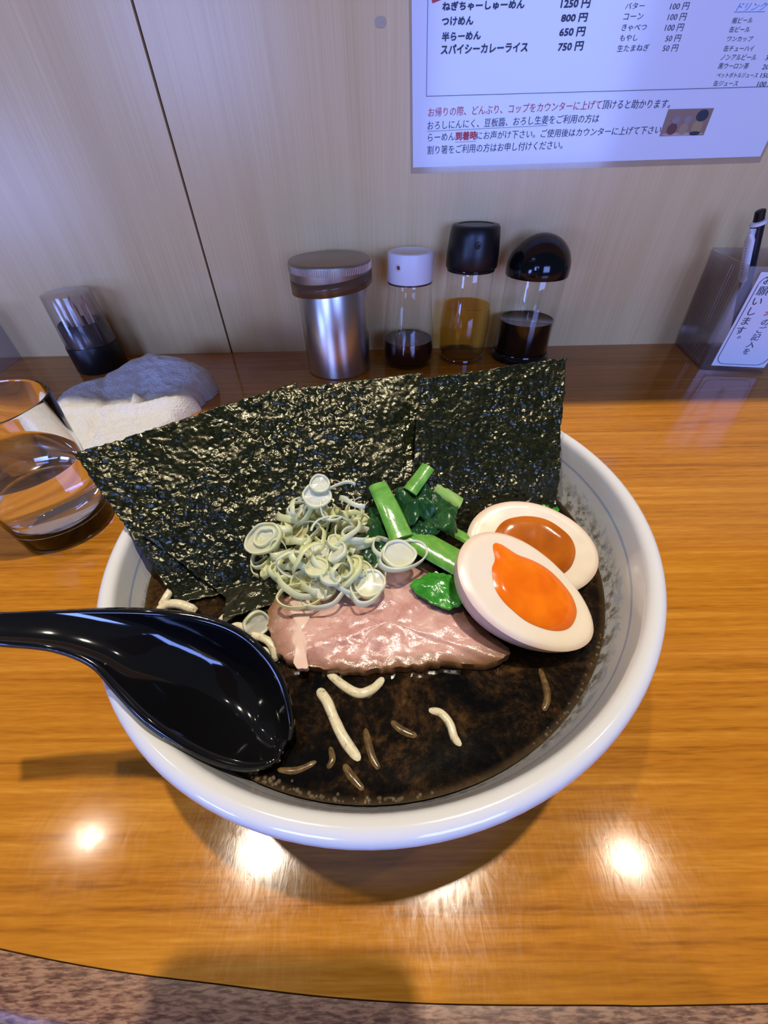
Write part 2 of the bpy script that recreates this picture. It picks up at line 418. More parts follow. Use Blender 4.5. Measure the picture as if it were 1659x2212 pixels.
SOY = plain('dark_soy_sauce', (.018, .003, .002), .06); SOY2 = plain('black_soy_sauce', (.006, .003, .002), .06)
m_, nt_, b_ = new_mat('pale_vinegar'); 
b_.inputs['Base Color'].default_value = (.62, .36, .07, 1); b_.inputs['Roughness'].default_value = .05
tp_ = nt_.nodes.new('ShaderNodeBsdfTransparent'); tp_.inputs[0].default_value = (.93, .76, .36, 1)
mx_ = nt_.nodes.new('ShaderNodeMixShader'); mx_.inputs[0].default_value = .93
lk(nt_, b_.outputs[0], mx_.inputs[1]); lk(nt_, tp_.outputs[0], mx_.inputs[2]); lk(nt_, mx_.outputs[0], nt_.nodes['Material Output'].inputs[0])
VINEGAR = m_
TAPE = m_thin_glass('brown_packing_tape', (.62, .45, .26), 1.4, .25, .30, (.30, .20, .11))
PAPER = plain('laminated_paper', (.80, .80, .82), .5, coat=.7, coat_r=.12)
CARD = plain('white_card', (.80, .80, .83), .5, coat=.3, coat_r=.2)
INK = plain('dark_ink', (.035, .035, .06), .5); REDINK = plain('red_ink', (.55, .04, .05), .5); BLUEINK = plain('blue_ink', (.08, .32, .75), .5)
WOODP = plain('toothpick_wood', (.78, .54, .38), .7)
FLOORM = plain('pale_floor_tile', (.55, .55, .56), .5)
PHONEM = plain('phone_shell', (.02, .02, .022), .4)
GROOVE = plain('dark_groove', (.03, .02, .015), .8)

# ---------------------------------------------------------------- the setting
SEAM_X = -.194
mb = MB(); g = .0012
mb.add(box(-1.6, SEAM_X-g, WALL_Y, WALL_Y+.02, -.02, .7)); mb.add(box(SEAM_X+g, 1.6, WALL_Y, WALL_Y+.02, -.02, .7))
tag(mb.build('wall_front', WALL, smooth=False), kind='structure')
tag(mesh('trim_1', *box(SEAM_X-g, SEAM_X+g, WALL_Y+.004, WALL_Y+.02, -.02, .7), GROOVE, smooth=False), kind='structure')
# raised serving ledge above the partition, out of frame: it shades the strip along the wall
tag(mesh('trim_2', *box(-1.6, 1.6, .302, WALL_Y+.02, .41, .44), WALL, smooth=False), kind='structure')
tag(mesh('floor', *box(-4, 4, -3.2, .6, -.80, -.78), FLOORM, smooth=False), kind='structure')

ct = thing('counter', (0, .24, 0), 'glossy orange-brown wood counter under the ramen bowl, with a darker edge band', 'counter')
edge = spline([(-1.6, .20, 0), (-.6, .075, 0), (-.3, .022, 0), (-.128, -.0048, 0), (-.0503, -.0129, 0), (.0023, -.0164, 0), (.0615, -.0173, 0), (.111, -.0173, 0), (.4, -.015, 0), (1.6, .0, 0)], 80)
loop = [(p.x, p.y) for p in edge] + [(1.6, WALL_Y), (-1.6, WALL_Y)]
bevel(mesh('worktop', *prism(loop, -.03, 0), COUNTER, ct, smooth=False), .0006, 2)
v, f = [], []
prof = [(0.0002, -.03), (.0002, -.0002), (.010, -.0003), (.0125, -.0015), (.014, -.004), (.014, -.03)]
for i, p in enumerate(edge):
    t = (edge[min(i+1, len(edge)-1)] - edge[max(i-1, 0)]).normalized(); nrm = Vector((t.y, -t.x, 0))
    for o_, z in prof: q = p + nrm*o_; v.append((q.x, q.y, z))
n = len(prof)
for i in range(len(edge)-1):
    for k in range(n): f.append((i*n+k, i*n+(k+1) % n, (i+1)*n+(k+1) % n, (i+1)*n+k))
mesh('edge_band', v, f, TRIM, ct)

# ---------------------------------------------------------------- ramen bowl
BC = Vector((-.0046, .1166, 0)); TX, TY = .0388, .0324; SOUP = .0585
def sstep(x): x = max(0, min(1, x)); return x*x*(3-2*x)
def warp(x, y, z): return z + (TX*x + TY*y)*sstep((z-.02)/.05)
outer = [(0, .004), (.040, .004), (.043, 0), (.047, 0), (.0485, .006), (.050, .010), (.062, .014), (.078, .024), (.0915, .040), (.098, .056), (.1022, .066), (.1040, .0705), (.1051, .0735), (.1053, .0760), (.1045, .0784), (.1026, .0796), (.1006, .0793), (.0993, .0780), (.0986, .0755)]
inner = [(.0975, .0705), (.0962, .0650), (.0945, .0585), (.0915, .050), (.085, .038), (.073, .025), (.055, .0155), (.03, .011), (0, .010)]
prof = outer + inner
def dens(pr, m):
    return [(p.x, p.z) for p in spline([(r, 0, z) for r, z in pr], m*(len(pr)-1))]
pd = dens(prof[:5], 1) + dens(prof[5:], 4)
pd[0] = (0, .004); pd[-1] = (0, .010)
v, f = lathe(pd, 128)
hh, ins_, an_ = [], [], []
ridx = max(i for i, p in enumerate(pd) if abs(p[0]-.0986) < 1e-6 and p[1] > .07) if any(abs(p[0]-.0986) < 1e-6 for p in pd) else 0
k = 0
for i, (r, z) in enumerate(pd):
    cnt = 1 if r < 1e-7 else 128
    for q in range(cnt):
        hh.append(z); ins_.append(1.0 if i >= ridx else 0.0); an_.append(math.atan2(v[k][1], v[k][0])); k += 1
v = [(x+BC.x, y+BC.y, warp(x, y, z)) for x, y, z in v]
ob = mesh('ramen_bowl', v, f, BOWL, attr={'h': hh, 'inside': ins_, 'ang': an_}, origin=BC)
tag(ob, 'large white porcelain ramen bowl with blue inner ring, on the wood counter', 'bowl')
def r_in(z):                                 # inner radius of the bowl at height z
    a = [(r, zz) for r, zz in inner][::-1]
    for (r0, z0), (r1, z1) in zip(a, a[1:]):
        if z0 <= z <= z1: return r0 + (r1-r0)*(z-z0)/(z1-z0)
    return a[-1][0]
# broth
v, f, e = [], [], []
N = 128; rings = [0, .1, .2, .3, .4, .5, .6, .7, .8, .87, .92, .95, .97, .985, 1.0]
v.append((BC.x, BC.y, SOUP)); e.append(0)
def soup_r(a):
    r = .0945
    for _ in range(3): r = r_in(SOUP - (TX*r*math.cos(a) + TY*r*math.sin(a))*sstep((SOUP-.02)/.05))
    return r - .0002
for rr in rings[1:]:
    for i in range(N):
        a = 2*PI*i/N; r = soup_r(a)*rr; x, y = BC.x + r*math.cos(a), BC.y + r*math.sin(a)
        z = SOUP + .0006*mnoise.noise(Vector((x, y, 0))*55)*(1-rr**4) + (.0007*max(0, (rr-.95)/.05)**2)
        v.append((x, y, z)); e.append(rr)
for i in range(N): f.append((0, 1+i, 1+(i+1) % N))
for k in range(len(rings)-2):
    for i in range(N): a, b = 1+k*N, 1+(k+1)*N; j = (i+1) % N; f.append((a+i, b+i, b+j, a+j))
top = 1+(len(rings)-2)*N; base = len(v)
for i in range(N): a = 2*PI*i/N; v.append((BC.x+.090*math.cos(a), BC.y+.090*math.sin(a), .0515)); e.append(1)
v.append((BC.x, BC.y, .0515)); e.append(1)
for i in range(N): j = (i+1) % N; f.append((top+i, base+i, base+j, top+j)); f.append((base+j, base+i, base+N))
tag(mesh('broth', v, f, BROTH, attr={'edge': e}), 'dark brown-black garlic oil broth filling the white ramen bowl', 'soup')
# foam along the soup line
mb = MB()
FOAM = m_thin_glass('foam_film', (.84, .78, .66), 1.33, .1, .16, (.40, .32, .2))
def foam(a0, a1, num, spread):
    for _ in range(num):
        a = math.radians(random.uniform(a0, a1)); r = soup_r(a) - abs(random.gauss(0, spread)) - .0006; s = random.uniform(.00025, .0007)
        c = (BC.x+r*math.cos(a), BC.y+r*math.sin(a), SOUP+.0003)
        mb.add(lathe([(s, 0), (s*.85, s*.5), (s*.5, s*.8), (0, s*.95)], 8, c))
foam(218, 258, 130, .0010); foam(258, 280, 40, .0006); foam(300, 330, 30, .0005)
tag(mb.build('broth_foam', FOAM), 'tiny bubbles of foam along the front edge of the broth', 'foam', kind='stuff')

# ---------------------------------------------------------------- nori sheets
NP1 = onz(380, 1300, SOUP); NP2 = onz(1205, 1095, SOUP)
nt1 = (NP2-NP1).normalized()
nh = Vector((-nt1.y, nt1.x, 0))
def nori_normal(inc): return nt1.cross(nh*math.cos(math.radians(inc)) + Vector((0, 0, math.sin(math.radians(inc)))))
def nori_pt(x, y, off, nn):
    p = onplane(x, y, NP1 + nn*off, nn)
    fl = SOUP + .0012 + off*.6
    if p.z < fl: p = onz(x, y, fl)
    return p
def nori(corners, off, label, nu=200, nv=200, seed=0, curl=.0, inc=40):
    nn = nori_normal(inc)
    tl, tr, br, bl = [Vector((*c, 0)) for c in corners]
    v, f, wet = [], [], []
    for j in range(nv+1):
        t = j/nv
        for i in range(nu+1):
            s = i/nu
            q = (tl*(1-s)+tr*s)*(1-t) + (bl*(1-s)+br*s)*t
            if j in (0, nv) or i in (0, nu):
                q = q + Vector((mnoise.noise(Vector((q.x*.09, q.y*.09, seed))), mnoise.noise(Vector((q.x*.09, q.y*.09, seed+9))), 0))*3.0
            p = nori_pt(q.x, q.y, off, nn)
            w = Vector((p.x, p.y, p.z + seed))
            vd = mnoise.voronoi(w*340 + Vector((mnoise.noise(w*150), mnoise.noise(w*150+Vector((7, 0, 0))), 0))*.9)[0]
            am = .55 + .75*sstep(.5 + 1.1*mnoise.noise(w*32 + Vector((3, 1, 0)))); d = .0012*mnoise.fractal(w*48, 1.0, 2.0, 2) + am*(.00065*(vd[1]-vd[0]) + .00060*mnoise.fractal(w*300, .9, 2.1, 3) + .0007*mnoise.noise(w*150))
            d += .0035*curl*(s-.5)**2*4
            ht = max(0, p.z - SOUP)
            p = p + nn*d
            if ht < .003: p.z = max(p.z, SOUP+.0004)
            v.append(p); wet.append(sstep((.030 + .014*mnoise.noise(w*30) - ht)/.018))
    W = nu+1
    for j in range(nv):
        for i in range(nu): f.append((j*W+i, j*W+i+1, (j+1)*W+i+1, (j+1)*W+i))
    o = mesh('nori_sheet', v, f, NORI, attr={'wet': wet})
    m = o.modifiers.new('thickness', 'SOLIDIFY'); m.thickness = .00035; m.offset = -1
    tag(o, label, 'seaweed', 'nori sheets standing along the back of the bowl')
    return o
nori([(160, 980), (640, 828), (700, 1240), (385, 1302)], 0, 'leftmost nori sheet, brown and see-through at its pointed upper left corner', seed=2)
nori([(588, 872), (770, 1040), (560, 1345), (303, 1150)], .0026, 'wrinkled nori sheet set diagonally between the leftmost and the tall middle one', seed=3)
nori([(573, 845), (912, 805), (960, 1190), (480, 1338)], .0064, 'shiny middle nori sheet with a level top edge, directly behind the scallion pile', seed=4)
nori([(906, 819), (1223, 773), (1203, 1100), (880, 1185)], .0078, 'rightmost dark nori sheet, its upright right edge crossing the bowl rim', seed=1, inc=49)

# ---------------------------------------------------------------- roast pork slice
pk = [(589, 1299), (579, 1345), (592, 1392), (616, 1421), (667, 1438), (725, 1447), (804, 1446), (885, 1441), (956, 1431), (1047, 1436), (1082, 1425), (1101, 1406), (1060, 1370), (1006, 1322), (975, 1275), (945, 1232), (905, 1212), (850, 1220), (760, 1240), (650, 1265)]
v, f, e = patch([onz(x, y, .0640 - (.0015 if y > 1430 else 0)) for x, y in pk], 160, 40, .0014, 4, .0045, .0009, 130, 3, ragged=.0012)
po = thing('pork_slice', (onz(830, 1350, .06)), 'pink roast pork slice with browned edge floating in front of the scallions', 'meat')
mesh('meat', v, f, PORK, po, attr={'edge': e})
FAT = plain('pork_fat', (.66, .47, .40), .26, sss=.2)
fs = [(626, 1290), (645, 1284), (668, 1288), (670, 1315), (667, 1340), (663, 1365), (664, 1390), (662, 1415), (664, 1438), (650, 1440), (634, 1436), (636, 1410), (634, 1385), (630, 1362), (633, 1340), (627, 1315)]
v, f, e = patch([onz(x, y, .0651) for x, y in fs], 90, 8, .0007, 2, .002, .0005, 150, 5, ragged=.0014)
mesh('fat_strip', v, f, FAT, po)

# ---------------------------------------------------------------- egg halves
def egg(px_a, px_b, zc, nrm, short, depth, yolk_c, yolk_r, ymat, label, drip=None, blunt=.12, yraise=.0012):
    nrm = Vector(nrm).normalized()
    cpx = ((px_a[0]+px_b[0])/2, (px_a[1]+px_b[1])/2); c = onz(*cpx, zc)
    A = onplane(*px_a, c, nrm); B = onplane(*px_b, c, nrm); c = (A+B)/2
    L = (B-A)/2; a = L.length; L.normalize(); Sd = nrm.cross(L)
    t = thing('egg_half', c, label, 'egg', 'halves of one soft boiled egg')
    def P(u, w, h): return c + L*(a*u) + Sd*(short*w) + nrm*h
    v, f, sd = [], [], []; N, K = 72, 12
    def shape(th): u = math.cos(th); w = math.sin(th)*(1 - blunt*u); return u, w
    v.append(P(0, 0, -.0006)); sd.append(0.0)
    for k in range(1, K+1):
        r = k/K
        for i in range(N):
            u, w = shape(2*PI*i/N); rim = max(0, (r-.93)/.07)
            v.append(P(u*r, w*r, -.0012*rim*rim + .0002*mnoise.noise(Vector((u*r*5, w*r*5, a*99))))); sd.append(1.0 if r > .985 else 0.0)
    M = 14
    for k in range(1, M+1):
        ph = PI/2*k/M; r = math.cos(ph)
        for i in range(N):
            u, w = shape(2*PI*i/N); v.append(P(u*r, w*r, -.0012 - depth*math.sin(ph))); sd.append(1.0)
    for i in range(N): f.append((0, 1+i, 1+(i+1) % N))
    for k in range(K+M-1):
        x, y = 1+k*N, 1+(k+1)*N
        for i in range(N): j = (i+1) % N; f.append((x+i, y+i, y+j, x+j))
    mesh('egg_white', v, f, EGG, t, attr={'side': sd})
    # yolk: a slightly swollen pool with an uneven outline
    v, f = [], []; N2, K2 = 72, 12; v.append(P(yolk_c[0], yolk_c[1], yraise*1.3))
    for k in range(1, K2+1):
        r = k/K2
        for i in range(N2):
            th = 2*PI*i/N2; wob = 1 + .045*mnoise.noise(Vector((math.cos(th)*2.2, math.sin(th)*2.2, a*200)))
            if drip:
                d = math.atan2(math.sin(th-drip[0]), math.cos(th-drip[0])); wob += drip[1]*math.exp(-(d/drip[2])**2)
            v.append(P(yolk_c[0]+yolk_r[0]*math.cos(th)*r*wob, yolk_c[1]+yolk_r[1]*math.sin(th)*r*wob,
                       yraise*(1.15 - r**6*1.15) + .0005*mnoise.noise(Vector((r*math.cos(th)*2, r*math.sin(th)*2, 3)))*(1-r) + .0002))
    for i in range(N2): f.append((0, 1+i, 1+(i+1) % N2))
    for k in range(K2-1):
        x, y = 1+k*N2, 1+(k+1)*N2
        for i in range(N2): j = (i+1) % N2; f.append((x+i, y+i, y+j, x+j))
    b = len(v)
    for i in range(N2): v.append(v[1+(K2-1)*N2+i] - nrm*.004)
    for i in range(N2): j = (i+1) % N2; f.append((1+(K2-1)*N2+i, b+i, b+j, 1+(K2-1)*N2+j))
    f.append(tuple(range(b, b+N2)))
    mesh('yolk', v, f, ymat, t)
    return t
egg((1010, 1150), (1296, 1215), .0690, (-.05, -.45, .89), .0195, .016, (.02, .02), (.62, .66), YOLK2,
    'egg half with amber yolk, behind and partly covered by the front egg half', blunt=.06)
egg((998, 1184), (1287, 1364), .0765, (.30, -.24, .92), .0188, .018, (.08, .03), (.62, .64), YOLK,
    'egg half with bright orange runny yolk, in front at the right of the bowl', drip=(2.55, .36, .24), blunt=.13)

# ---------------------------------------------------------------- boiled greens
GG = 'boiled green vegetable pieces'
def stalk(p0, p1, z0, z1, w0, w1, mat, label, flat=.6, bend=.0):
    a, b = onz(*p0, z0), onz(*p1, z1); mid = (a+b)/2 + Vector((0, 0, bend)); path = spline([a, mid, b], 18)
    da = (a-CAM).dot(_fw)/FPX; db = (b-CAM).dot(_fw)/FPX
    rad = [(w0*da*(1-i/18) + w1*db*i/18)/2 for i in range(19)]
    v, f = tube(path, rad, 20, flat)
    # shallow channel and ribs along the stalk
    out = []
    for i, p in enumerate(v):
        k = i % 20; c = path[i//20]; ang = 2*PI*k/20
        d = Vector(p)-c; out.append(c + d*(1 + .05*math.cos(ang*6) - (.22 if 3 <= k <= 7 else 0)))
    return tag(mesh('green_stalk', out, f, mat), label, 'vegetable', GG)
stalk((872, 1150), (1018, 1232), .0740, .0690, 62, 66, STALK, 'thick bright green stalk lying from the leaves to the front egg half')
stalk((816, 1048), (868, 1163), .0840, .0760, 40, 52, STALK, 'upright green stalk with cut top, left of the dark leaves', bend=.001)
stalk((925, 1008), (885, 1062), .0905, .0840, 32, 36, STALK, 'short green stalk poking up behind the dark leaves', )
stalk((940, 1052), (995, 1088), .0800, .0740, 34, 34, STALKP, 'pale green stalk end at the right of the dark leaves')
stalk((955, 1135), (1022, 1172), .0720, .0680, 26, 28, STALK, 'thin green stalk between the thick stalk and the rear egg half')
def leaf(px, z, label, mat=LEAF, bulge=.004, amp=.0022, ns=130, seed=0, thick=.0008, pleat=None):
    pts = [onz(x, y, zz if (zz := (z if not hasattr(z, '__len__') else z[i])) else 0) for i, (x, y) in enumerate(px)]
    v, f, e = patch(pts, 90, 16, bulge, 2, thick, amp, ns, seed, ragged=.0016, pleat=pleat)
    return tag(mesh('green_leaf', v, f, mat, attr={'edge': e}), label, 'vegetable', GG)
leaf([(795, 1090), (815, 1078), (834, 1100), (838, 1150), (832, 1190), (812, 1213), (790, 1210), (782, 1180), (790, 1130)], .0735, 'dark limp leaf hanging at the left of the upright stalk', seed=11)
leaf([(852, 1066), (868, 1048), (895, 1052), (922, 1043), (940, 1060), (930, 1085), (938, 1108), (912, 1118), (892, 1132), (868, 1118), (850, 1098)], .0790, 'large crumpled dark leaf on top of the greens', seed=12, bulge=.0045, amp=.0022, ns=140, pleat=(.5, .0024, 620))
leaf([(908, 1062), (932, 1048), (950, 1062), (972, 1076), (990, 1100), (984, 1126), (988, 1146), (958, 1148), (932, 1136), (912, 1124), (900, 1092)], .0765, 'dark veined leaf at the right of the crumpled leaf', seed=13, bulge=.003, amp=.0018, ns=140, pleat=(-.7, .0020, 560))
leaf([(870, 1125), (905, 1120), (940, 1132), (945, 1150), (905, 1158), (880, 1152)], .0745, 'small dark leaf tucked under the crumpled leaf', seed=14, bulge=.003)
leaf([(887, 1264), (905, 1250), (930, 1236), (960, 1238), (985, 1250), (1000, 1299), (971, 1314), (945, 1308), (915, 1290)], .0685, 'bright green leaf lying on the pork slice beside the front egg', LEAFB, bulge=.0025, amp=.0012, seed=15)
leaf([(1150, 1096), (1172, 1087), (1202, 1090), (1204, 1106), (1180, 1112), (1155, 1110)], .0640, 'scrap of green leaf behind the rear egg half at the nori edge', LEAFB, bulge=.001, seed=16)
leaf([(1040, 1110), (1060, 1092), (1085, 1094), (1090, 1110), (1065, 1120)], .0640, 'scrap of dark leaf at the upper left of the rear egg half', seed=17, bulge=.001)

# ---------------------------------------------------------------- noodles
NG = 'noodle strands showing at the broth surface'
def strand(px, z, w, label, mat=NOOD):
    if mat is NOODB: z = [SOUP - .0004*(i in (0, len(px)-1)) for i in range(len(px))]
    pts = [onz(x, y, zz) for (x, y), zz in zip(px, z)] if hasattr(z, '__len__') else [onz(x, y, z) for x, y in px]
    path = spline(pts, 10*(len(px)-1)); d = (pts[0]-CAM).dot(_fw)/FPX; r = w*d/2*.9
    sink = 0
    if mat is NOODB: sink = r*.5; path = [q - Vector((0, 0, sink)) for q in path]
    elif max(q.z for q in path) < SOUP+.0014: path = [q - Vector((0, 0, r*.45)) for q in path]
    n = len(path); rad = [r*(.55 + .45*min(1, i/4, (n-1-i)/4))*(1 + .08*mnoise.noise(path[i]*260)) for i in range(n)]
    return tag(mesh('noodle', *tube(path, rad, 12), mat), label, 'noodle', NG)
Z = SOUP
strand([(686, 1488), (705, 1512), (722, 1552), (745, 1598), (784, 1652)], (Z-.001, Z+.0012, Z+.0012, Z+.001, Z-.001), 24, 'thick straight noodle right of the black spoon, in the open broth')
strand([(706, 1450), (740, 1478), (775, 1496), (806, 1486), (832, 1462)], (Z, Z+.0006, Z+.001, Z+.0006, Z-.001), 22, 'wavy noodle just under the front edge of the pork slice')
strand([(920, 1536), (950, 1538), (972, 1562), (982, 1592), (1003, 1622)], (Z-.001, Z+.0008, Z+.001, Z+.0006, Z-.0016), 19, 'short bent noodle in the middle of the open broth')
strand([(788, 1570), (796, 1605), (806, 1640), (822, 1665)], (Z-.0008, Z-.0002, Z-.0006, Z-.002), 20, 'half sunken noodle beside the thick straight noodle', NOODB)
strand([(1164, 1440), (1178, 1478), (1182, 1510), (1172, 1540)], (Z-.001, Z-.0001, Z-.0002, Z-.0016), 18, 'half sunken noodle below the front egg half', NOODB)
strand([(590, 1662), (640, 1664), (690, 1642)], (Z-.001, Z-.0004, Z-.001), 18, 'brown soaked noodle at the front end of the spoon', NOODB)
strand([(712, 1610), (718, 1640), (706, 1662)], (Z-.001, Z-.0003, Z-.001), 18, 'brown soaked noodle between the spoon and the thick straight noodle', NOODB)
strand([(740, 1648), (762, 1680), (790, 1712)], (Z-.0008, Z-.0001, Z-.001), 22, 'yellowish noodle nearest the front edge of the broth', NOODB)
strand([(842, 1556), (870, 1578), (905, 1592)], (Z-.0008, Z-.0004, Z-.0012), 20, 'brown soaked noodle left of the short bent noodle', NOODB)
strand([(357, 1236), (372, 1265), (360, 1290), (347, 1312)], (Z+.001, Z+.002, Z+.002, Z+.0005), 18, 'noodle at the left bowl wall beside the lower corner of the nori')
strand([(340, 1322), (362, 1306), (390, 1306), (425, 1320)], (Z+.001, Z+.0025, Z+.003, Z+.001), 22, 'noodle crossing left to right just above the spoon handle')
strand([(462, 1362), (485, 1335), (515, 1318), (545, 1312), (572, 1306)], (Z, Z+.003, Z+.0035, Z+.003, Z+.001), 20, 'arched noodle between the nori and the spoon bowl')
strand([(486, 1368), (508, 1352), (528, 1356), (544, 1372)], (Z, Z+.002, Z+.0025, Z+.001), 17, 'small curved noodle beneath the arched noodle')
strand([(518, 1384), (545, 1374), (575, 1382), (592, 1402), (596, 1428)], (Z+.0005, Z+.003, Z+.0035, Z+.0025, Z), 19, 'noodle curling down between the spoon and the pork slice')
strand([(552, 1414), (568, 1404), (584, 1414)], (Z, Z+.0015, Z), 16, 'short noodle end inside the curl beside the pork slice')

# ---------------------------------------------------------------- scallion rings
def ring_mesh(r, h, t, ecc, arc, seed):
    N = 40; v, f, sk = [], [], []; closed = arc >= 2*PI-.01; M = N if closed else N+1
    for i in range(M):
        a = arc*i/N; ca, sa = math.cos(a), math.sin(a)
        rr = r*(1+.10*mnoise.noise(Vector((ca*1.3, sa*1.3, seed*3.1))))
        hz = h*(1+.25*mnoise.noise(Vector((ca, sa, seed*1.7+5)))); z0 = .0010*mnoise.noise(Vector((ca*1.2, sa*1.2, seed*2.3)))
        for q, (dr, dz, s) in enumerate(((0, 0, 1), (0, hz, 1), (-t*.5, hz*1.05, .3), (-t, hz, 0), (-t, 0, 0), (-t*.5, -hz*.05, .3))):
            v.append(((rr+dr)*ca, (rr+dr)*sa*ecc, z0+dz)); sk.append(float(s))
    for i in range(N):
        for q in range(6):
            a, b = i*6, ((i+1) % M)*6; p = (q+1) % 6; f.append((a+q, b+q, b+p, a+p))
    if not closed: f.append((0, 1, 2, 3, 4, 5)); f.append(tuple((M-1)*6+q for q in (5, 4, 3, 2, 1, 0)))
    if closed and seed in (1, 2, 6):          # the gelatinous core inside some slices
        b = len(v); v.append((0, 0, h*.55)); sk.append(0.0)
        for i in range(N): x, y, z = v[i*6+5]; v.append((x*.985, y*.985, z+h*.5)); sk.append(0.1)
        for i in range(N): f.append((b, b+1+i, b+1+(i+1) % N))
    if closed and seed in (1,):                # a second layer nested in the first
        b = len(v)
        for i in range(N):
            a = 2*PI*i/N; rr = r*.58*(1+.14*mnoise.noise(Vector((math.cos(a)*1.5, math.sin(a)*1.5, seed*9))))
            for q, (dr, dz) in enumerate(((0, h*.1), (0, h*1.2), (-t*.5, h*1.25), (-t, h*1.2), (-t, h*.1), (-t*.5, 0))):
                v.append(((rr+dr)*math.cos(a)+r*.12, (rr+dr)*math.sin(a)*ecc, dz)); sk.append(.4)
        for i in range(N):
            for q in range(6): x, y, p = b+i*6, b+((i+1) % N)*6, (q+1) % 6; f.append((x+q, y+q, y+p, x+p))
    return v, f, sk
protos = []
for k, (r, h, t, ecc, arc) in enumerate(((.0066, .0018, .0006, .75, 2*PI), (.0050, .0016, .0007, .85, 2*PI), (.0076, .0020, .0006, .6, 2*PI), (.0058, .0024, .0007, .7, 5.3), (.0080, .0022, .0006, .7, 4.2), (.0040, .0016, .0007, .9, 2*PI), (.0070, .0026, .0006, .5, 5.6), (.0090, .0020, .0006, .8, 3.0))):
    v, f, sk = ring_mesh(r, h, t, ecc, arc, k+1)
    me = bpy.data.meshes.new('scallion_ring'); me.from_pydata([tuple(p) for p in v], [], f); me.update()
    bm = bmesh.new(); bm.from_mesh(me); bmesh.ops.recalc_face_normals(bm, faces=bm.faces); bm.to_mesh(me); bm.free()
    me.shade_smooth(); a = me.attributes.new('skin', 'FLOAT', 'POINT'); a.data.foreach_set('value', sk); me.materials.append(SCAL)
    protos.append(me)
RG = 'chopped scallion rings'
def ring(px, z, k, rot, label, sc=1.0):
    o = bpy.data.objects.new('scallion_ring', protos[k]); C.objects.link(o)
    o.location = onz(*px, z); o.rotation_euler = rot; o.scale = (sc,)*3
    return tag(o, label, 'scallion', RG)
PILE = 'pale green scallion ring in the loose pile between nori and pork'
pile_poly = [(690, 1075), (760, 1085), (800, 1130), (815, 1170), (800, 1225), (770, 1265), (720, 1270), (660, 1285), (615, 1262), (575, 1225), (562, 1180), (580, 1145), (640, 1100)]
def inside(x, y):
    c = False; n = len(pile_poly)
    for i in range(n):
        (x0, y0), (x1, y1) = pile_poly[i], pile_poly[i-1]
        if (y0 > y) != (y1 > y) and x < (x1-x0)*(y-y0)/(y1-y0)+x0: c = not c
    return c
rnd = random.Random(21); pts = []
tries = 0
while len(pts) < 84 and tries < 9000:
    tries += 1
    x, y = rnd.uniform(550, 825), rnd.uniform(1060, 1295)
    if not inside(x, y): continue
    if all((x-a)**2 + (y-b)**2 > 17**2 for a, b, _ in pts[-40:]):
        d = math.hypot((x-690)/140, (y-1180)/115); pts.append((x, y, max(0, 1-d*d)))
for i, (x, y, u) in enumerate(pts):
    z = .068 + .014*u*rnd.uniform(.35, 1) + max(0, (1180-y)/1180*.07)
    ring((x, y), z, rnd.randrange(8), (rnd.gauss(.25, .5), rnd.gauss(0, .5), rnd.uniform(0, 6.28)), PILE, rnd.uniform(.85, 1.15))
ring((690, 1046), .0925, 5, (.6, .1, .3), 'small scallion ring topmost of all, leaning on the nori', 1.0)
ring((684, 1072), .0890, 1, (.5, .2, .3), 'oval scallion ring just below the topmost one, on the nori', 1.15)
ring((733, 1083), .0860, 4, (.5, -.3, .8), 'thin open scallion curl at the upper right of the pile', 1.15)
ring((770, 1090), .0850, 7, (.6, .4, 2.2), 'thin white scallion strip at the upper right end of the pile', .9)
ring((636, 1096), .0860, 6, (1.2, .2, 1.5), 'upright scallion sliver at the upper left of the pile', .8)
ring((868, 1203), .0740, 2, (.25, .15, .5), 'large double scallion ring apart from the pile, on the thick green stalk', 1.35)
ring((860, 1200), .0752, 1, (.2, .2, .4), 'inner ring of the large double scallion on the thick green stalk', 1.35)
ring((838, 1190), .0760, 7, (.3, .5, 1.2), 'scallion strip trailing left from the large double ring', .9)
ring((795, 1265), .0700, 2, (.15, .1, 1.2), 'large scallion ring at the lower right of the pile, flat on the pork', 1.3)
ring((800, 1262), .0715, 1, (.2, -.1, .2), 'yellowish scallion ring lying inside the lower right one on the pork', 1.2)
ring((650, 1290), .0700, 6, (.3, .1, .2), 'scallion loop hanging lowest, at the front of the pile on the pork', 1.25)
ring((700, 1290), .0695, 4, (.2, .1, 3.4), 'open scallion curl at the front of the pile on the pink pork', 1.0)
ring((572, 1165), .0790, 0, (.4, -.4, .2), 'wide scallion ring at the far left of the pile', 1.2)
ring((553, 1345), .0640, 5, (.9, .5, .4), 'lone yellow scallion piece among noodles left of the pork', 1.2)

# ---------------------------------------------------------------- black spoon
st = [((-330, 1318, .104), (-330, 1372, .102)), ((-120, 1322, .100), (-120, 1380, .098)), ((0, 1325, .0985), (0, 1386, .0965)), ((120, 1322, .097), (115, 1398, .094)), ((225, 1321, .0955), (200, 1432, .090)),
      ((330, 1325, .094), (255, 1490, .0855)), ((430, 1338, .0905), (318, 1552, .081)), ((510, 1368, .0865), (390, 1602, .0755)), ((570, 1420, .0815), (460, 1638, .0705)),
      ((608, 1485, .0755), (530, 1656, .0665)), ((625, 1560, .069), (578, 1650, .0635)), ((622, 1600, .0655), (602, 1634, .0635))]
dep = [.0008, .0008, .0010, .0015, .0030, .0065, .0120, .0160, .0160, .0120, .0060, .0015]
far = spline([onz(*a) for a, b in st], 66); near = spline([onz(*b) for a, b in st], 66); dd = spline([(d, 0, 0) for d in dep], 66)
v, f = [], []; NV = 28
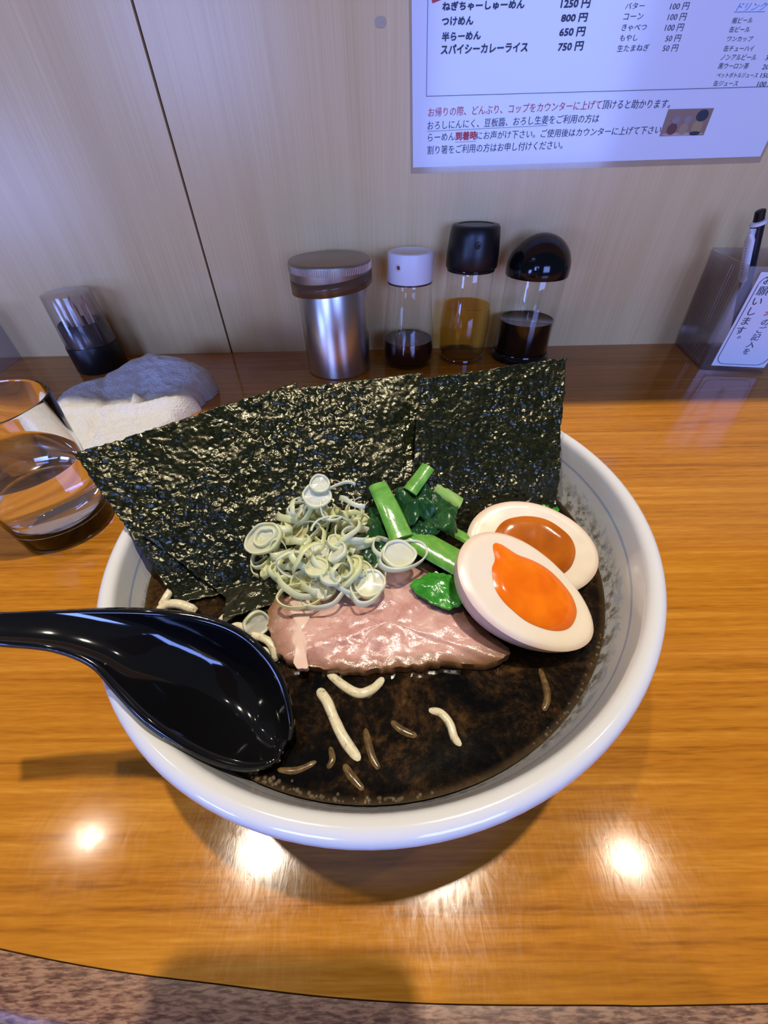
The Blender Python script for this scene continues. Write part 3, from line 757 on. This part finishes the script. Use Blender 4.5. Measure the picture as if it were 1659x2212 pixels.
for i in range(67):
    ax = near[i]-far[i]; t = (far[min(66, i+1)]+near[min(66, i+1)]-far[max(0, i-1)]-near[max(0, i-1)]).normalized()
    nrm = t.cross(ax).normalized()
    if nrm.z > 0: nrm = -nrm
    for j in range(NV+1):
        s = j/NV; w = 2*s-1
        v.append(far[i]*(1-s) + near[i]*s + nrm*dd[i].x*(1-abs(w)**2.6))
for i in range(66):
    for j in range(NV): a = i*(NV+1)+j; f.append((a, a+1, a+NV+2, a+NV+1))
sp = thing('soup_spoon', onz(300, 1400, .08), 'glossy black ramen spoon resting on the left rim with its bowl in the broth', 'spoon')
TH = .0017; nv1 = NV+1; n_top = len(v)
tnorm = []
for i in range(67):
    for j in range(nv1):
        du = v[min(66, i+1)*nv1+j] - v[max(0, i-1)*nv1+j]; dv = v[i*nv1+min(NV, j+1)] - v[i*nv1+max(0, j-1)]
        q = du.cross(dv).normalized(); tnorm.append(q)
    if tnorm[i*nv1+NV//2].z < 0: tnorm[i*nv1:] = [-q for q in tnorm[i*nv1:]]
v = v + [v[i] - tnorm[i]*TH for i in range(n_top)]
f = []
for i in range(66):
    for j in range(NV):
        a = i*nv1+j; f.append((a, a+nv1, a+nv1+1, a+1)); f.append((n_top+a, n_top+a+1, n_top+a+nv1+1, n_top+a+nv1))
    for j in (0, NV):
        a = i*nv1+j; f.append((a, a+nv1, n_top+a+nv1, n_top+a))
for i in (0, 66):
    for j in range(NV): a = i*nv1+j; f.append((a, a+1, n_top+a+1, n_top+a))
me = bpy.data.meshes.new('shell'); me.from_pydata([tuple(q) for q in v], [], f)
bm = bmesh.new(); bm.from_mesh(me); bmesh.ops.recalc_face_normals(bm, faces=bm.faces); bm.normal_update(); bm.verts.ensure_lookup_table()
SN = [q.normal.copy() for q in bm.verts]; F2 = [tuple(q.index for q in fc.verts) for fc in bm.faces]; bm.free()
def row(q): return min((i % n_top)//nv1 for i in q)
CUT = 20
for nm, sel in (('spoon_bowl', [q for q in F2 if row(q) >= CUT]), ('handle', [q for q in F2 if row(q) < CUT])):
    used = sorted({i for q in sel for i in q}); mp_ = {i: k for k, i in enumerate(used)}
    m2 = bpy.data.meshes.new(nm); m2.from_pydata([tuple(v[i]-sp.location) for i in used], [], [tuple(mp_[i] for i in q) for q in sel]); m2.update()
    m2.shade_smooth(); m2.normals_split_custom_set_from_vertices([SN[i] for i in used]); m2.materials.append(BLACKG)
    o = bpy.data.objects.new(nm, m2); C.objects.link(o); o.parent = sp; ORG[o.name] = ORG[sp.name]

# ---------------------------------------------------------------- water glass
gt = thing('water_glass', (-.221, .194, 0), 'clear tumbler of water left of the ramen bowl', 'glass')
c0 = tuple(gt.location)
wallp = [(0, 0), (.0262, 0), (.0282, .0015), (.0288, .004), (.0296, .02), (.0318, .06), (.0335, .088), (.0333, .0893), (.0325, .0893), (.0321, .088), (.0305, .06), (.0284, .02), (.0272, .0125), (.0245, .0105), (0, .0100)]
mesh('tumbler', *lathe(wallp, 96, c0), TUMB, gt)
wp = [(0, .0103), (.0244, .0108), (.0270, .0128), (.0282, .02), (.0293, .040), (.0299, .0505), (.0296, .0502), (.0285, .0500), (0, .0500)]
mesh('water', *lathe(wp, 96, c0), WATER, gt)
for o in gt.children: o.cycles.is_caustics_caster = True
ct.children[0].cycles.is_caustics_receiver = True

# ---------------------------------------------------------------- towel
tc = onz(315, 850, .012); tv, tf = [], []; NU, NVv = 90, 90
ang = math.radians(38); ex = Vector((math.cos(ang), math.sin(ang), 0)); ey = Vector((-math.sin(ang), math.cos(ang), 0))
tout = [onz(130, 856, .010), onz(205, 817, .020), onz(312, 747, .038), onz(380, 752, .037), onz(440, 775, .030), onz(460, 810, .018), onz(440, 850, .010), onz(388, 908, .006), onz(300, 985, .004), onz(200, 1010, .004), onz(110, 1010, .004), onz(90, 930, .006)]
tout = [Vector((p.x, min(p.y, .484), p.z)) for p in tout]
o_ = spline(tout, 120, True); cc = sum(o_, Vector())/120; K = 40
tv = [Vector((cc.x, cc.y, .022))]
def tz(p, r, z0):
    fold = .0035*math.exp(-((((p-cc).dot(ex)*.5 + (p-cc).dot(ey)*.86) + .012)/.006)**2) - .003*math.exp(-((((p-cc).dot(ex)*.9 - (p-cc).dot(ey)*.3) + .03)/.004)**2)
    return fold + .0032*mnoise.fractal(p*28, 1, 2, 3) + .0016*mnoise.fractal(p*170, .8, 2, 3)
for k in range(1, K+1):
    r = (k/K)**.7
    for q in o_:
        p = cc + (q-cc)*r; hgt = (.010 + q.z*.80*r)
        z = hgt*(1-r**9)**.6 + .002; p = Vector((p.x, p.y, 0)); z += tz(p, r, z)*(1-r**8)
        rag = (.0035*mnoise.noise(q*110) + .0018*mnoise.noise(q*320))*r**6; d = (q-cc); d.z = 0; p += d.normalized()*rag
        tv.append(Vector((p.x, p.y, max(.0004, z))))
for i in range(120): tf.append((0, 1+i, 1+(i+1) % 120))
for k in range(K-1):
    a, b = 1+k*120, 1+(k+1)*120
    for i in range(120): j = (i+1) % 120; tf.append((a+i, b+i, b+j, a+j))
a = 1+(K-1)*120; b = len(tv)
for i in range(120): q = tv[a+i].copy(); q.z = 0.0002; tv.append(q)
for i in range(120): j = (i+1) % 120; tf.append((a+i, b+i, b+j, a+j))
tf.append(tuple(range(b, b+120))[::-1])
tag(mesh('hand_towel', tv, tf, TOWEL), 'crumpled folded white hand towel on the counter behind the water glass', 'towel')

# ---------------------------------------------------------------- condiments along the wall
# steel canister
c = (-.052, .450, 0); t = thing('condiment_canister', c, 'brushed steel canister with flat lid, leftmost of the condiments by the wall', 'canister')
mesh('canister_body', *lathe([(0, 0), (.0345, 0), (.036, .0012), (.036, .088), (.0355, .089), (.0365, .0895), (.0365, .0905), (.0355, .091), (.0355, .097), (0, .097)], 96, c), STEEL, t)
v, f = lathe([(.0392, .0895), (.0405, .0895), (.0408, .091), (.0408, .1065), (.0402, .1085), (.039, .1092), (0, .1096)], 160, c)
LIDM = plain('dull_steel_lid', (.36, .30, .23), .42, metal=.85)
mesh('canister_lid', v, f, LIDM, t)
kn = MB()
for i in range(120):
    a = 2*PI*i/120; x, y = c[0]+.0409*math.cos(a), c[1]+.0409*math.sin(a)
    kn.add(tube([(x, y, .1005), (x, y, .1065)], .0005, 5))
kn.build('knurled_rim', STEEL, t)
vv = []; N = 96
ff = []
for i in range(N+1):
    a = 2*PI*i/N + 3.6; z = .088 + .0035*math.cos(a-.3) ; rr = .0415 + .0004*math.sin(a*7)
    vv += [(c[0]+rr*math.cos(a), c[1]+rr*math.sin(a), z-.0035), (c[0]+rr*math.cos(a), c[1]+rr*math.sin(a), z+.008)]
for i in range(N): ff.append((2*i, 2*i+2, 2*i+3, 2*i+1))
o = mesh('tape_band', vv, ff, TAPE, t); o['label'] = 'translucent brown tape round the lid'
mm = o.modifiers.new('thick', 'SOLIDIFY'); mm.thickness = .0002

def spout(cx, cy, r, z, a, mat_in, s=.0022, out=.0012):
    ca, sa = math.cos(a), math.sin(a); p = Vector((cx+r*ca, cy+r*sa, z)); d = Vector((ca, sa, 0)); u = Vector((0, 0, 1)); w = d.cross(u)
    v, f = [], []; N = 24
    for rr, dd_ in ((s*1.7, -.001), (s*1.5, out*.6), (s*1.1, out), (s*.9, out), (s*.75, -.001)):
        for i in range(N): q = 2*PI*i/N; v.append(p + d*dd_ + w*rr*math.cos(q) + u*rr*math.sin(q))
    for k in range(4):
        for i in range(N): j = (i+1) % N; f.append((k*N+i, k*N+j, (k+1)*N+j, (k+1)*N+i))
    hole = [p + d*(out*.8) + w*s*.9*math.cos(2*PI*i/N) + u*s*.9*math.sin(2*PI*i/N) for i in range(N)]
    return (v, f), (hole, [tuple(range(N))])
HOLE = plain('spout_hole', (.25, .05, .02), .6); HOLEB = plain('dark_spout_hole', (.002, .002, .002), .6)
# white capped soy bottle
c = (.0290, .464, 0); t = thing('sauce_bottle', c, 'small glass bottle with white cap and dark red-brown sauce', 'bottle', 'condiment bottles by the wall')
mesh('bottle_glass', *lathe([(0, 0), (.027, 0), (.0292, .0015), (.0298, .006), (.0296, .020), (.0275, .040), (.0245, .062), (.0230, .078), (.0232, .083), (.0225, .085)], 72, c), GLASS, t)
mesh('sauce', *lathe([(0, .004), (.026, .004), (.0280, .006), (.0282, .018), (.0270, .0265), (.0268, .0262), (0, .0262)], 64, c), SOY, t)
cp = mesh('cap', *lathe([(.0215, .085), (.0232, .085), (.0234, .086), (.0232, .109), (.0226, .1108), (.0205, .1113), (.0200, .1108), (0, .1108)], 80, c), WHITEP, t); cp['label'] = 'white cap'
sa, sb = spout(c[0], c[1], .0232, .1005, math.radians(238), None)
mesh('spout', *sa, WHITEP, t); mesh('spout_hole', *sb, HOLE, t)
mesh('collar', *lathe([(.0226, .0835), (.0234, .0835), (.0236, .0842), (.0234, .0850), (.0226, .0850)], 64, c, True), plain('dark_collar', (.05, .03, .02), .3), t)
# black capped vinegar bottle
c = (.0940, .474, 0); t = thing('vinegar_bottle', c, 'tall glass bottle with black cylindrical cap and pale amber liquid', 'bottle', 'condiment bottles by the wall')
mesh('bottle_glass', *lathe([(0, 0), (.0245, 0), (.0262, .001), (.0264, .004), (.0272, .012), (.0285, .032), (.0280, .045), (.0258, .060), (.0246, .075), (.0243, .090), (.0235, .093)], 72, c), GLASS, t)
mesh('vinegar', *lathe([(0, .006), (.0235, .006), (.0260, .010), (.0274, .032), (.0270, .045), (.0250, .0585), (.0246, .0580), (0, .0580)], 64, c), VINEGAR, t)
mesh('base_ring', *lathe([(.024, .0001), (.0268, .0001), (.0272, .0025), (.0266, .0045), (.024, .0045)], 64, c, True), GLASS, t)
mesh('cap', *lathe([(.0245, .094), (.0258, .094), (.0266, .0955), (.0264, .108), (.0250, .122), (.0240, .1285), (.0225, .1305), (.018, .1308), (.0175, .1302), (0, .1304)], 80, c), BLACKS, t)
sa, sb = spout(c[0], c[1], .0262, .1165, math.radians(268), None, .0019, .0004)
mesh('spout', *sa, BLACKS, t); mesh('spout_hole', *sb, HOLEB, t)
mesh('collar', *lathe([(.0240, .0915), (.0250, .0915), (.0252, .0925), (.0250, .0940), (.0240, .0940)], 64, c, True), BLACKP, t)
# dome capped soy dispenser
c = (.1640, .472, 0); t = thing('soy_sauce_dispenser', c, 'clear cylinder dispenser with black domed cap and black soy sauce', 'bottle', 'condiment bottles by the wall')
mesh('bottle_glass', *lathe([(0, .004), (.0300, .004), (.0304, .010), (.0304, .086), (.0300, .0875)], 72, c), GLASS, t)
mesh('soy_sauce', *lathe([(0, .006), (.0292, .006), (.0295, .010), (.0295, .0425), (.0292, .0422), (0, .0422)], 64, c), SOY2, t)
mesh('base', *lathe([(0, 0), (.0325, 0), (.0330, .001), (.0330, .005), (.0312, .0065), (.0308, .009), (.0306, .009), (.0306, .003), (0, .003)], 72, c), BLACKP, t)
dome = [(.0300, .0860), (.0318, .0860), (.0322, .0872)] + [(.0322*math.cos(a), .092+.031*math.sin(a)) for a in [PI/2*i/14 for i in range(14)]] + [(0, .123)]
mesh('dome_cap', *lathe(dome, 80, c), BLACKP, t)
sa, sb = spout(c[0], c[1], .0296, .1030, math.radians(238), None, .0022, .0006)
mesh('spout', *sa, BLACKP, t); mesh('spout_hole', *sb, HOLEB, t)

# toothpick holder
c = (-.3400, .466, 0); t = thing('toothpick_holder', c, 'toothpick holder with black base and cloudy clear cover, left by the wall', 'toothpick holder')
mesh('base', *lathe([(0, 0), (.0262, 0), (.0272, .0015), (.0268, .027), (.0264, .0285), (.0238, .0285), (.0232, .050), (.0215, .0515), (.0205, .0500), (.0205, .012), (0, .012)], 72, c), BLACKS, t)
mesh('cover', *lathe([(.0258, .0290), (.0262, .0290), (.0240, .0790), (.0236, .0802), (.0225, .0806), (0, .0806), (0, .0796), (.0228, .0796), (.0234, .0785)], 72, c, True), TOOTHCAP, t)
rt = random.Random(5)
for i in range(30):
    a, r = rt.uniform(0, 6.28), .0165*math.sqrt(rt.random()); x, y = c[0]+r*math.cos(a), c[1]+r*math.sin(a)
    z1 = rt.uniform(.0715, .0770)
    o = mesh('toothpick', *tube([(x, y, .0125), (x*1.0+rt.uniform(-.0015, .0015), y+rt.uniform(-.0015, .0015), z1-.008), (x, y, z1)], [.001, .001, .0003], 6), WOODP)
    tag(o, 'wooden toothpick standing among others inside the clear-topped black holder', 'toothpick', 'toothpicks in the holder')

# clear acrylic stand cut by the left frame edge
t = thing('acrylic_stand', (-.475, .455, 0), 'clear plastic stand cut off by the left edge, beside the toothpick holder', 'stand')
ACR = m_thin_glass('acrylic', (.86, .87, .92), 1.4, .1, .14, (.55, .55, .68))
v0 = onz(0, 806); v1 = onz(46, 772)
mesh('side_panel', *prism([(v0.x, v0.y), (v1.x, v1.y), (v1.x-.002, v1.y+.001), (v0.x-.002, v0.y)], .0005, .062), ACR, t, smooth=False)
mesh('front_panel', *box(v0.x-.07, v0.x-.0021, v0.y, v0.y+.002, .0005, .062), ACR, t, smooth=False)

# ---------------------------------------------------------------- pen holder with order slip notice
PA = math.radians(-10); phx, phy = .3535, .4215
pf = Vector((math.cos(PA), math.sin(PA), 0)); pb = Vector((-math.sin(PA), math.cos(PA), 0)); po0 = Vector((phx, phy, 0))
HW, HD, HH = .064, .076, .100
t = thing('pen_holder', po0 + pf*HW/2 + pb*HD/2, 'ribbed clear plastic pen holder with a printed notice, at the right edge', 'pen holder')
def PHP(u, w, z):                            # the box widens a little towards its mouth
    k = z/HH; return po0 + pf*(u + (u/HW-.5)*.014*k) + pb*(w + (w/HD-.5)*.008*k) + Vector((0, 0, z))
def phbox(u0, u1, w0, w1, z0, z1):
    return [PHP(u, w, z) for z in (z0, z1) for w in (w0, w1) for u in (u0, u1)], box(0, 1, 0, 1, 0, 1)[1]
th = .0018
mb = MB(); mb.add(phbox(0, HW, 0, th, 0, HH)); mb.add(phbox(0, HW, HD-th, HD, 0, HH+.002)); mb.add(phbox(HW-th, HW, th, HD-th, 0, HH)); mb.add(phbox(th, HW-th, th, HD-th, 0, .003)); mb.add(phbox(0, th, th, HD-th, 0, HH))
mb.build('holder_box', PLASTIC, t, smooth=False)
mb = MB()
for i in range(12):
    w = .010 + i*.0049; mb.add(tube([PHP(-.0002, w, .004), PHP(-.0002, w, HH-.004)], .0005, 6))
RIB = m_thin_glass('rib_plastic', (.80, .76, .74), 1.45, .15, .12, (.7, .6, .5))
mb.build('ribs', RIB, t)
# card on the front face
a0, a1 = .0085, .060; z0, z1 = .006, HH-.004
card = mesh('notice_card', *phbox(a0, a1, -.0006, -.0001, z0, z1), CARD, t, smooth=False); card['label'] = 'white notice with black and red vertical writing'

DG = bpy.context.evaluated_depsgraph_get()
def glyphs(body, shear=0):
    cu = bpy.data.curves.new('t', 'FONT'); cu.body = body; cu.shear = shear; cu.resolution_u = 2
    o = bpy.data.objects.new('t', cu); C.objects.link(o); bpy.context.view_layer.update()
    me = bpy.data.meshes.new_from_object(o.evaluated_get(bpy.context.evaluated_depsgraph_get()))
    v = [p.co.copy() for p in me.vertices]; f = [tuple(p.vertices) for p in me.polygons]
    bpy.data.objects.remove(o); bpy.data.curves.remove(cu); bpy.data.meshes.remove(me)
    return v, f
def vertical(mbuf, body, u, ztop, size, step, dot_shift=True):
    for i, ch in enumerate(body):
        v, f = glyphs(ch)
        sh = (.55, .55) if ch == '。' else (0, 0)
        mbuf.add(([PHP(u + (p.x-.5+sh[0])*size, -.0009, ztop - i*step - size*.88 + (p.y+sh[1])*size) for p in v], f))
mk, mr = MB(), MB()
vertical(mk, 'お願いします。', .0172, z1-.0020, .0088, .0092)
vertical(mr, '注文票', .0340, z1-.0010, .0125, .0125)
vertical(mk, 'のご記入を', .0335, z1-.0400, .0074, .0074)
fr = rrect(a1-a0-.005, z1-z0-.005, .008, 8); ucx, zcx = (a0+a1)/2, (z0+z1)/2
fl = [PHP(ucx+x, -.0009, zcx+y) for x, y in fr]; mk.add(tube(fl+[fl[0]], .00025, 5, caps=False))
mk.build('black_writing', INK, card); mr.build('red_writing', REDINK, card)
# ballpoint pen standing in the holder
P0 = Vector((.404, .449, .0045)); P1 = Vector((.3508, .449, .1395)); pax = (P1-P0); PL = pax.length; pax.normalize()
pcl = Vector((-.95, -.45, 0)); pcl = (pcl - pax*pcl.dot(pax)).normalized(); psd = pax.cross(pcl)
pt = thing('ballpoint_pen', P0, 'black and white ballpoint pen leaning in the clear pen holder', 'pen')
def PN(h, r, col, nm):
    return mesh(nm, *tube([P0 + pax*z for z in h], r, 24), col, pt)
PN((0, .005, .014, .020, PL-.0125), (.0006, .0014, .0040, .0052, .0054), plain('pen_barrel', (.012, .012, .02), .25), 'barrel')
PN((PL-.0124, PL-.0118, PL-.0095, PL-.0088), (.0054, .0064, .0064, .0052), WHITEP, 'collar')
PN((PL-.0087, PL-.0082, PL-.0008, PL), (.0040, .0042, .0040, .0028), BLACKS, 'push_button')
cl = mesh('clip', *tube([P0 + pax*z + pcl*(.0062 + d) for z, d in ((PL-.060, .0006), (PL-.058, .0008), (PL-.050, .0012), (PL-.022, .0012), (PL-.0165, .0006), (PL-.0135, -.0012))], (.0030, .0046, .0050, .0052, .0046, .0030), 14, .62), WHITEP, pt); cl['label'] = 'white clip'
mb = MB()
for i in range(13):                          # the lettering on the clip is a row of tiny dark strokes
    q = P0 + pax*(PL-.054+i*.0026) + pcl*.0104 - Vector((0, .0006, 0))
    mb.add(tube([q - psd*.0008, q + psd*.0008 + pax*.0008], .00035, 4))
mb.build('clip_lettering', INK, cl)
# small pad of slips at the back of the holder
tag(mesh('order_slip', *phbox(.040, .058, .030, .034, .004, HH+.008), plain('pale_green_slip', (.42, .55, .45), .6), smooth=False), 'pale green slips standing in the pen holder at the right frame edge', 'paper')

# ---------------------------------------------------------------- laminated menu on the wall
MY = WALL_Y - .0012
def W3(x, y, d=0.0): p = ony(x, y, MY-d); return p
bl, br_ = W3(892, 362), W3(1642, 338)
dx = (W3(889, 0) - bl); dx = dx/dx.z; dr = (W3(1661, 268)-br_); dr = dr/dr.z
TOPZ = .36
tl, tr = bl + dx*(TOPZ-bl.z), br_ + Vector((.001, 0, 1))*(TOPZ-br_.z)
menu = thing('menu_sheet', (bl+br_)/2, 'laminated white menu sheet with Japanese writing, on the wood wall', 'menu')
q4 = [bl, br_, tr, tl]
def sheet(q, t, extra=0): return [p.copy() for p in q] + [p + Vector((0, t, 0)) for p in q], [(0, 1, 2, 3), (7, 6, 5, 4), (0, 4, 5, 1), (1, 5, 6, 2), (2, 6, 7, 3), (3, 7, 4, 0)]
mesh('printed_sheet', *sheet(q4, .0005), PAPER, menu, smooth=False)
lamq = [bl + Vector((-.002, .0006, -.0045)), br_ + Vector((.003, .0006, -.0045)), tr + Vector((.003, .0006, 0)), tl + Vector((-.002, .0006, 0))]
mesh('laminate_border', *sheet(lamq, .0005), m_thin_glass('lamination_film', (.93, .91, .88), 1.45, .1, .10, (.7, .66, .62)), menu, smooth=False)
dark, red, blue = MB(), MB(), MB()
def text(mbuf, body, p0, p1, hpx, shear=0, bold=0.0):
    """write body from pixel p0 to p1 (baseline), hpx tall, on the menu's plane"""
    v, f = glyphs(body, shear)
    x0 = min(p.x for p in v); x1 = max(p.x for p in v); y0 = min(p.y for p in v); y1 = max(p.y for p in v)
    A, B = W3(*p0, .0004), W3(*p1, .0004); T = W3(p0[0], p0[1]-hpx, .0004); h = (T-A).z
    for ox, oz in ([(0, 0)] if not bold else [(0, 0), (bold, 0), (0, bold), (bold, bold)]):
        off = Vector((ox, -.00002*(1+ (ox > 0) + 2*(oz > 0)), oz)); mbuf.add(([A + (B-A)*((p.x-x0)/(x1-x0)) + Vector((0, 0, h*(p.y-y0)/(y1-y0))) + off for p in v], f))
def line(mbuf, p0, p1, w=.0008):
    A, B = W3(*p0, .0004), W3(*p1, .0004); mbuf.add(tube([A, B], w/2, 5, .4))
BO = .00035
for body, p0, p1, h in (('ねぎちゃーしゅーめん', (955, 24), (1131, 19), 19), ('1250 円', (1210, 19), (1272, 17), 20), ('つけめん', (954, 56), (1021, 54), 18), ('800 円', (1211, 49), (1266, 47), 18),
                        ('半らーめん', (954, 90), (1037, 86), 19), ('650 円', (1207, 80), (1261, 78), 19), ('スパイシーカレーライス', (952, 118), (1138, 112), 20), ('750 円', (1204, 112), (1257, 109), 19)):
    text(dark, body, p0, p1, h, bold=BO)
for body, p0, p1, h in (('バター', (1350, 20), (1391, 19), 14), ('100 円', (1446, 22), (1486, 21), 16), ('コーン', (1346, 43), (1388, 42), 14), ('100 円', (1441, 45), (1480, 44), 16),
                        ('きゃべつ', (1342, 67), (1395, 66), 15), ('100 円', (1435, 68), (1474, 67), 16), ('もやし', (1338, 89), (1376, 88), 14), ('50 円', (1436, 91), (1468, 90), 15),
                        ('生たまねぎ', (1332, 112), (1400, 110), 15), ('50 円', (1430, 112), (1462, 111), 15),
                        ('瓶ビール', (1580, 51), (1624, 50), 13), ('缶ビール', (1574, 70), (1618, 70), 13), ('ワンカップ', (1569, 90), (1624, 90), 12), ('缶チューハイ', (1562, 111), (1626, 111), 13),
                        ('ノンアルビール', (1556, 130), (1632, 130), 13), ('350 円', (1652, 131), (1690, 131), 13), ('黒ウーロン茶', (1550, 149), (1615, 149), 13), ('200 円', (1645, 151), (1683, 151), 13),
                        ('ペットボトルジュース', (1547, 168), (1635, 168), 11), ('150 円', (1641, 169), (1676, 169), 12), ('缶ジュース', (1540, 186), (1592, 186), 12), ('100 円', (1634, 188), (1670, 188), 13)):
    text(dark, body, p0, p1, h)
text(blue, 'ドリンク', (1590, 23), (1654, 22), 17, .25); line(blue, (1586, 26), (1652, 25), .0006)
text(red, 'お帰りの際、どんぶり、コップをカウンターに上げて', (925, 253), (1297, 236), 20); text(dark, '頂けると助かります。', (1299, 236), (1446, 234), 20)
text(dark, 'おろしにんにく、豆板醬、おろし生姜', (923, 281), (1183, 268), 19); line(dark, (923, 284), (1183, 271), .0006)
text(dark, 'をご利用の方は', (1185, 268), (1292, 265), 19)
text(dark, 'らーめん', (924, 306), (982, 303), 17); text(red, '到着時', (983, 304), (1028, 302), 18, bold=.0004); line(red, (983, 307), (1028, 305), .0006)
text(dark, 'にお声がけ下さい。ご使用後はカウンターに上げて下さい。', (1029, 302), (1432, 289), 18)
text(dark, '割り箸をご利用の方はお申し付けください。', (923, 334), (1214, 322), 19)
fa, fb, fc = (925, 0), (921, 208), (1672, 186)
line(dark, fb, (925, -60)); line(dark, fb, (1700, 186))
MB().add(([W3(934, 7, .0005), W3(952, 0, .0005), W3(955, -20, .0005), W3(930, -20, .0005)], [(0, 1, 2, 3)])).build('red_burst', REDINK, menu)
dark.build('dark_print', INK, menu); red.build('red_print', REDINK, menu); blue.build('blue_print', BLUEINK, menu)
# small printed picture of three jars
pa, pb_ = W3(1447, 236, .0005), W3(1520, 292, .0005); x0, x1, zz0, zz1 = pa.x - .001, W3(1527, 265).x+.001, pb_.z, pa.z
pic = mesh('printed_photo', *sheet([Vector((x0, MY-.0007, zz0)), Vector((x1, MY-.0007, zz0)), Vector((x1, MY-.0007, zz1)), Vector((x0, MY-.0007, zz1))], .0003), plain('photo_brown', (.30, .17, .10), .4), menu, smooth=False)
w, h = x1-x0, zz1-zz0
def disc(cx, cz, rx, rz, d): return [Vector((x0+w*(cx+rx*math.cos(2*PI*i/24)), MY-.0008-d, zz0+h*(cz+rz*math.sin(2*PI*i/24)))) for i in range(24)], [tuple(range(24))]
pm = MB().add(disc(.5, .06, .49, .06, 0)); pm.build('tabletop_print', plain('photo_pink', (.55, .33, .27), .4), pic)
MB().add(disc(.22, .26, .11, .22, .0001)).build('jar_print', plain('photo_redbrown', (.14, .03, .015), .4), pic)
MB().add(disc(.48, .26, .10, .22, .0001)).build('jar_print', plain('photo_tan', (.38, .24, .12), .4), pic)
MB().add(disc(.77, .32, .12, .28, .0001)).build('jar_print', plain('photo_ochre', (.40, .26, .10), .4), pic)
MB().add(disc(.24, .60, .09, .14, .0002)).add(disc(.50, .60, .09, .14, .0002)).build('lid_print', plain('photo_grey', (.28, .22, .20), .4), pic)
MB().add(disc(.80, .74, .13, .22, .0002)).add(disc(.77, .08, .12, .08, .0002)).build('cap_print', plain('photo_black', (.02, .02, .03), .4), pic)

# grey mark of old adhesive on the wall left of the menu
p = ony(822, 48); rr = rrect(.009, .006, .0028, 5)
v, f = prism(rr, 0, .0004)
tag(mesh('adhesive_mark', [(p.x+a, WALL_Y-.0001-c_, p.z+b) for a, b, c_ in v], f, plain('grey_residue', (.50, .40, .27), .6), smooth=False), 'small grey adhesive mark on the wood wall left of the menu', 'mark')

# ---------------------------------------------------------------- the phone taking the photograph (casts the rounded shadow on the counter edge)
ph = thing('smartphone', CAM - _U*.043 - _R*.011 - _fw*.006, 'dark smartphone held upright over the front edge of the counter', 'phone')
base = CAM - _U*.043 - _R*.011 - _fw*.0065
v, f = prism(rrect(.0715, .150, .011, 8), -.004, .004)
mesh('phone_body', [base + _R*a + _U*b - _fw*(c_+.004) for a, b, c_ in v], f, PHONEM, ph)
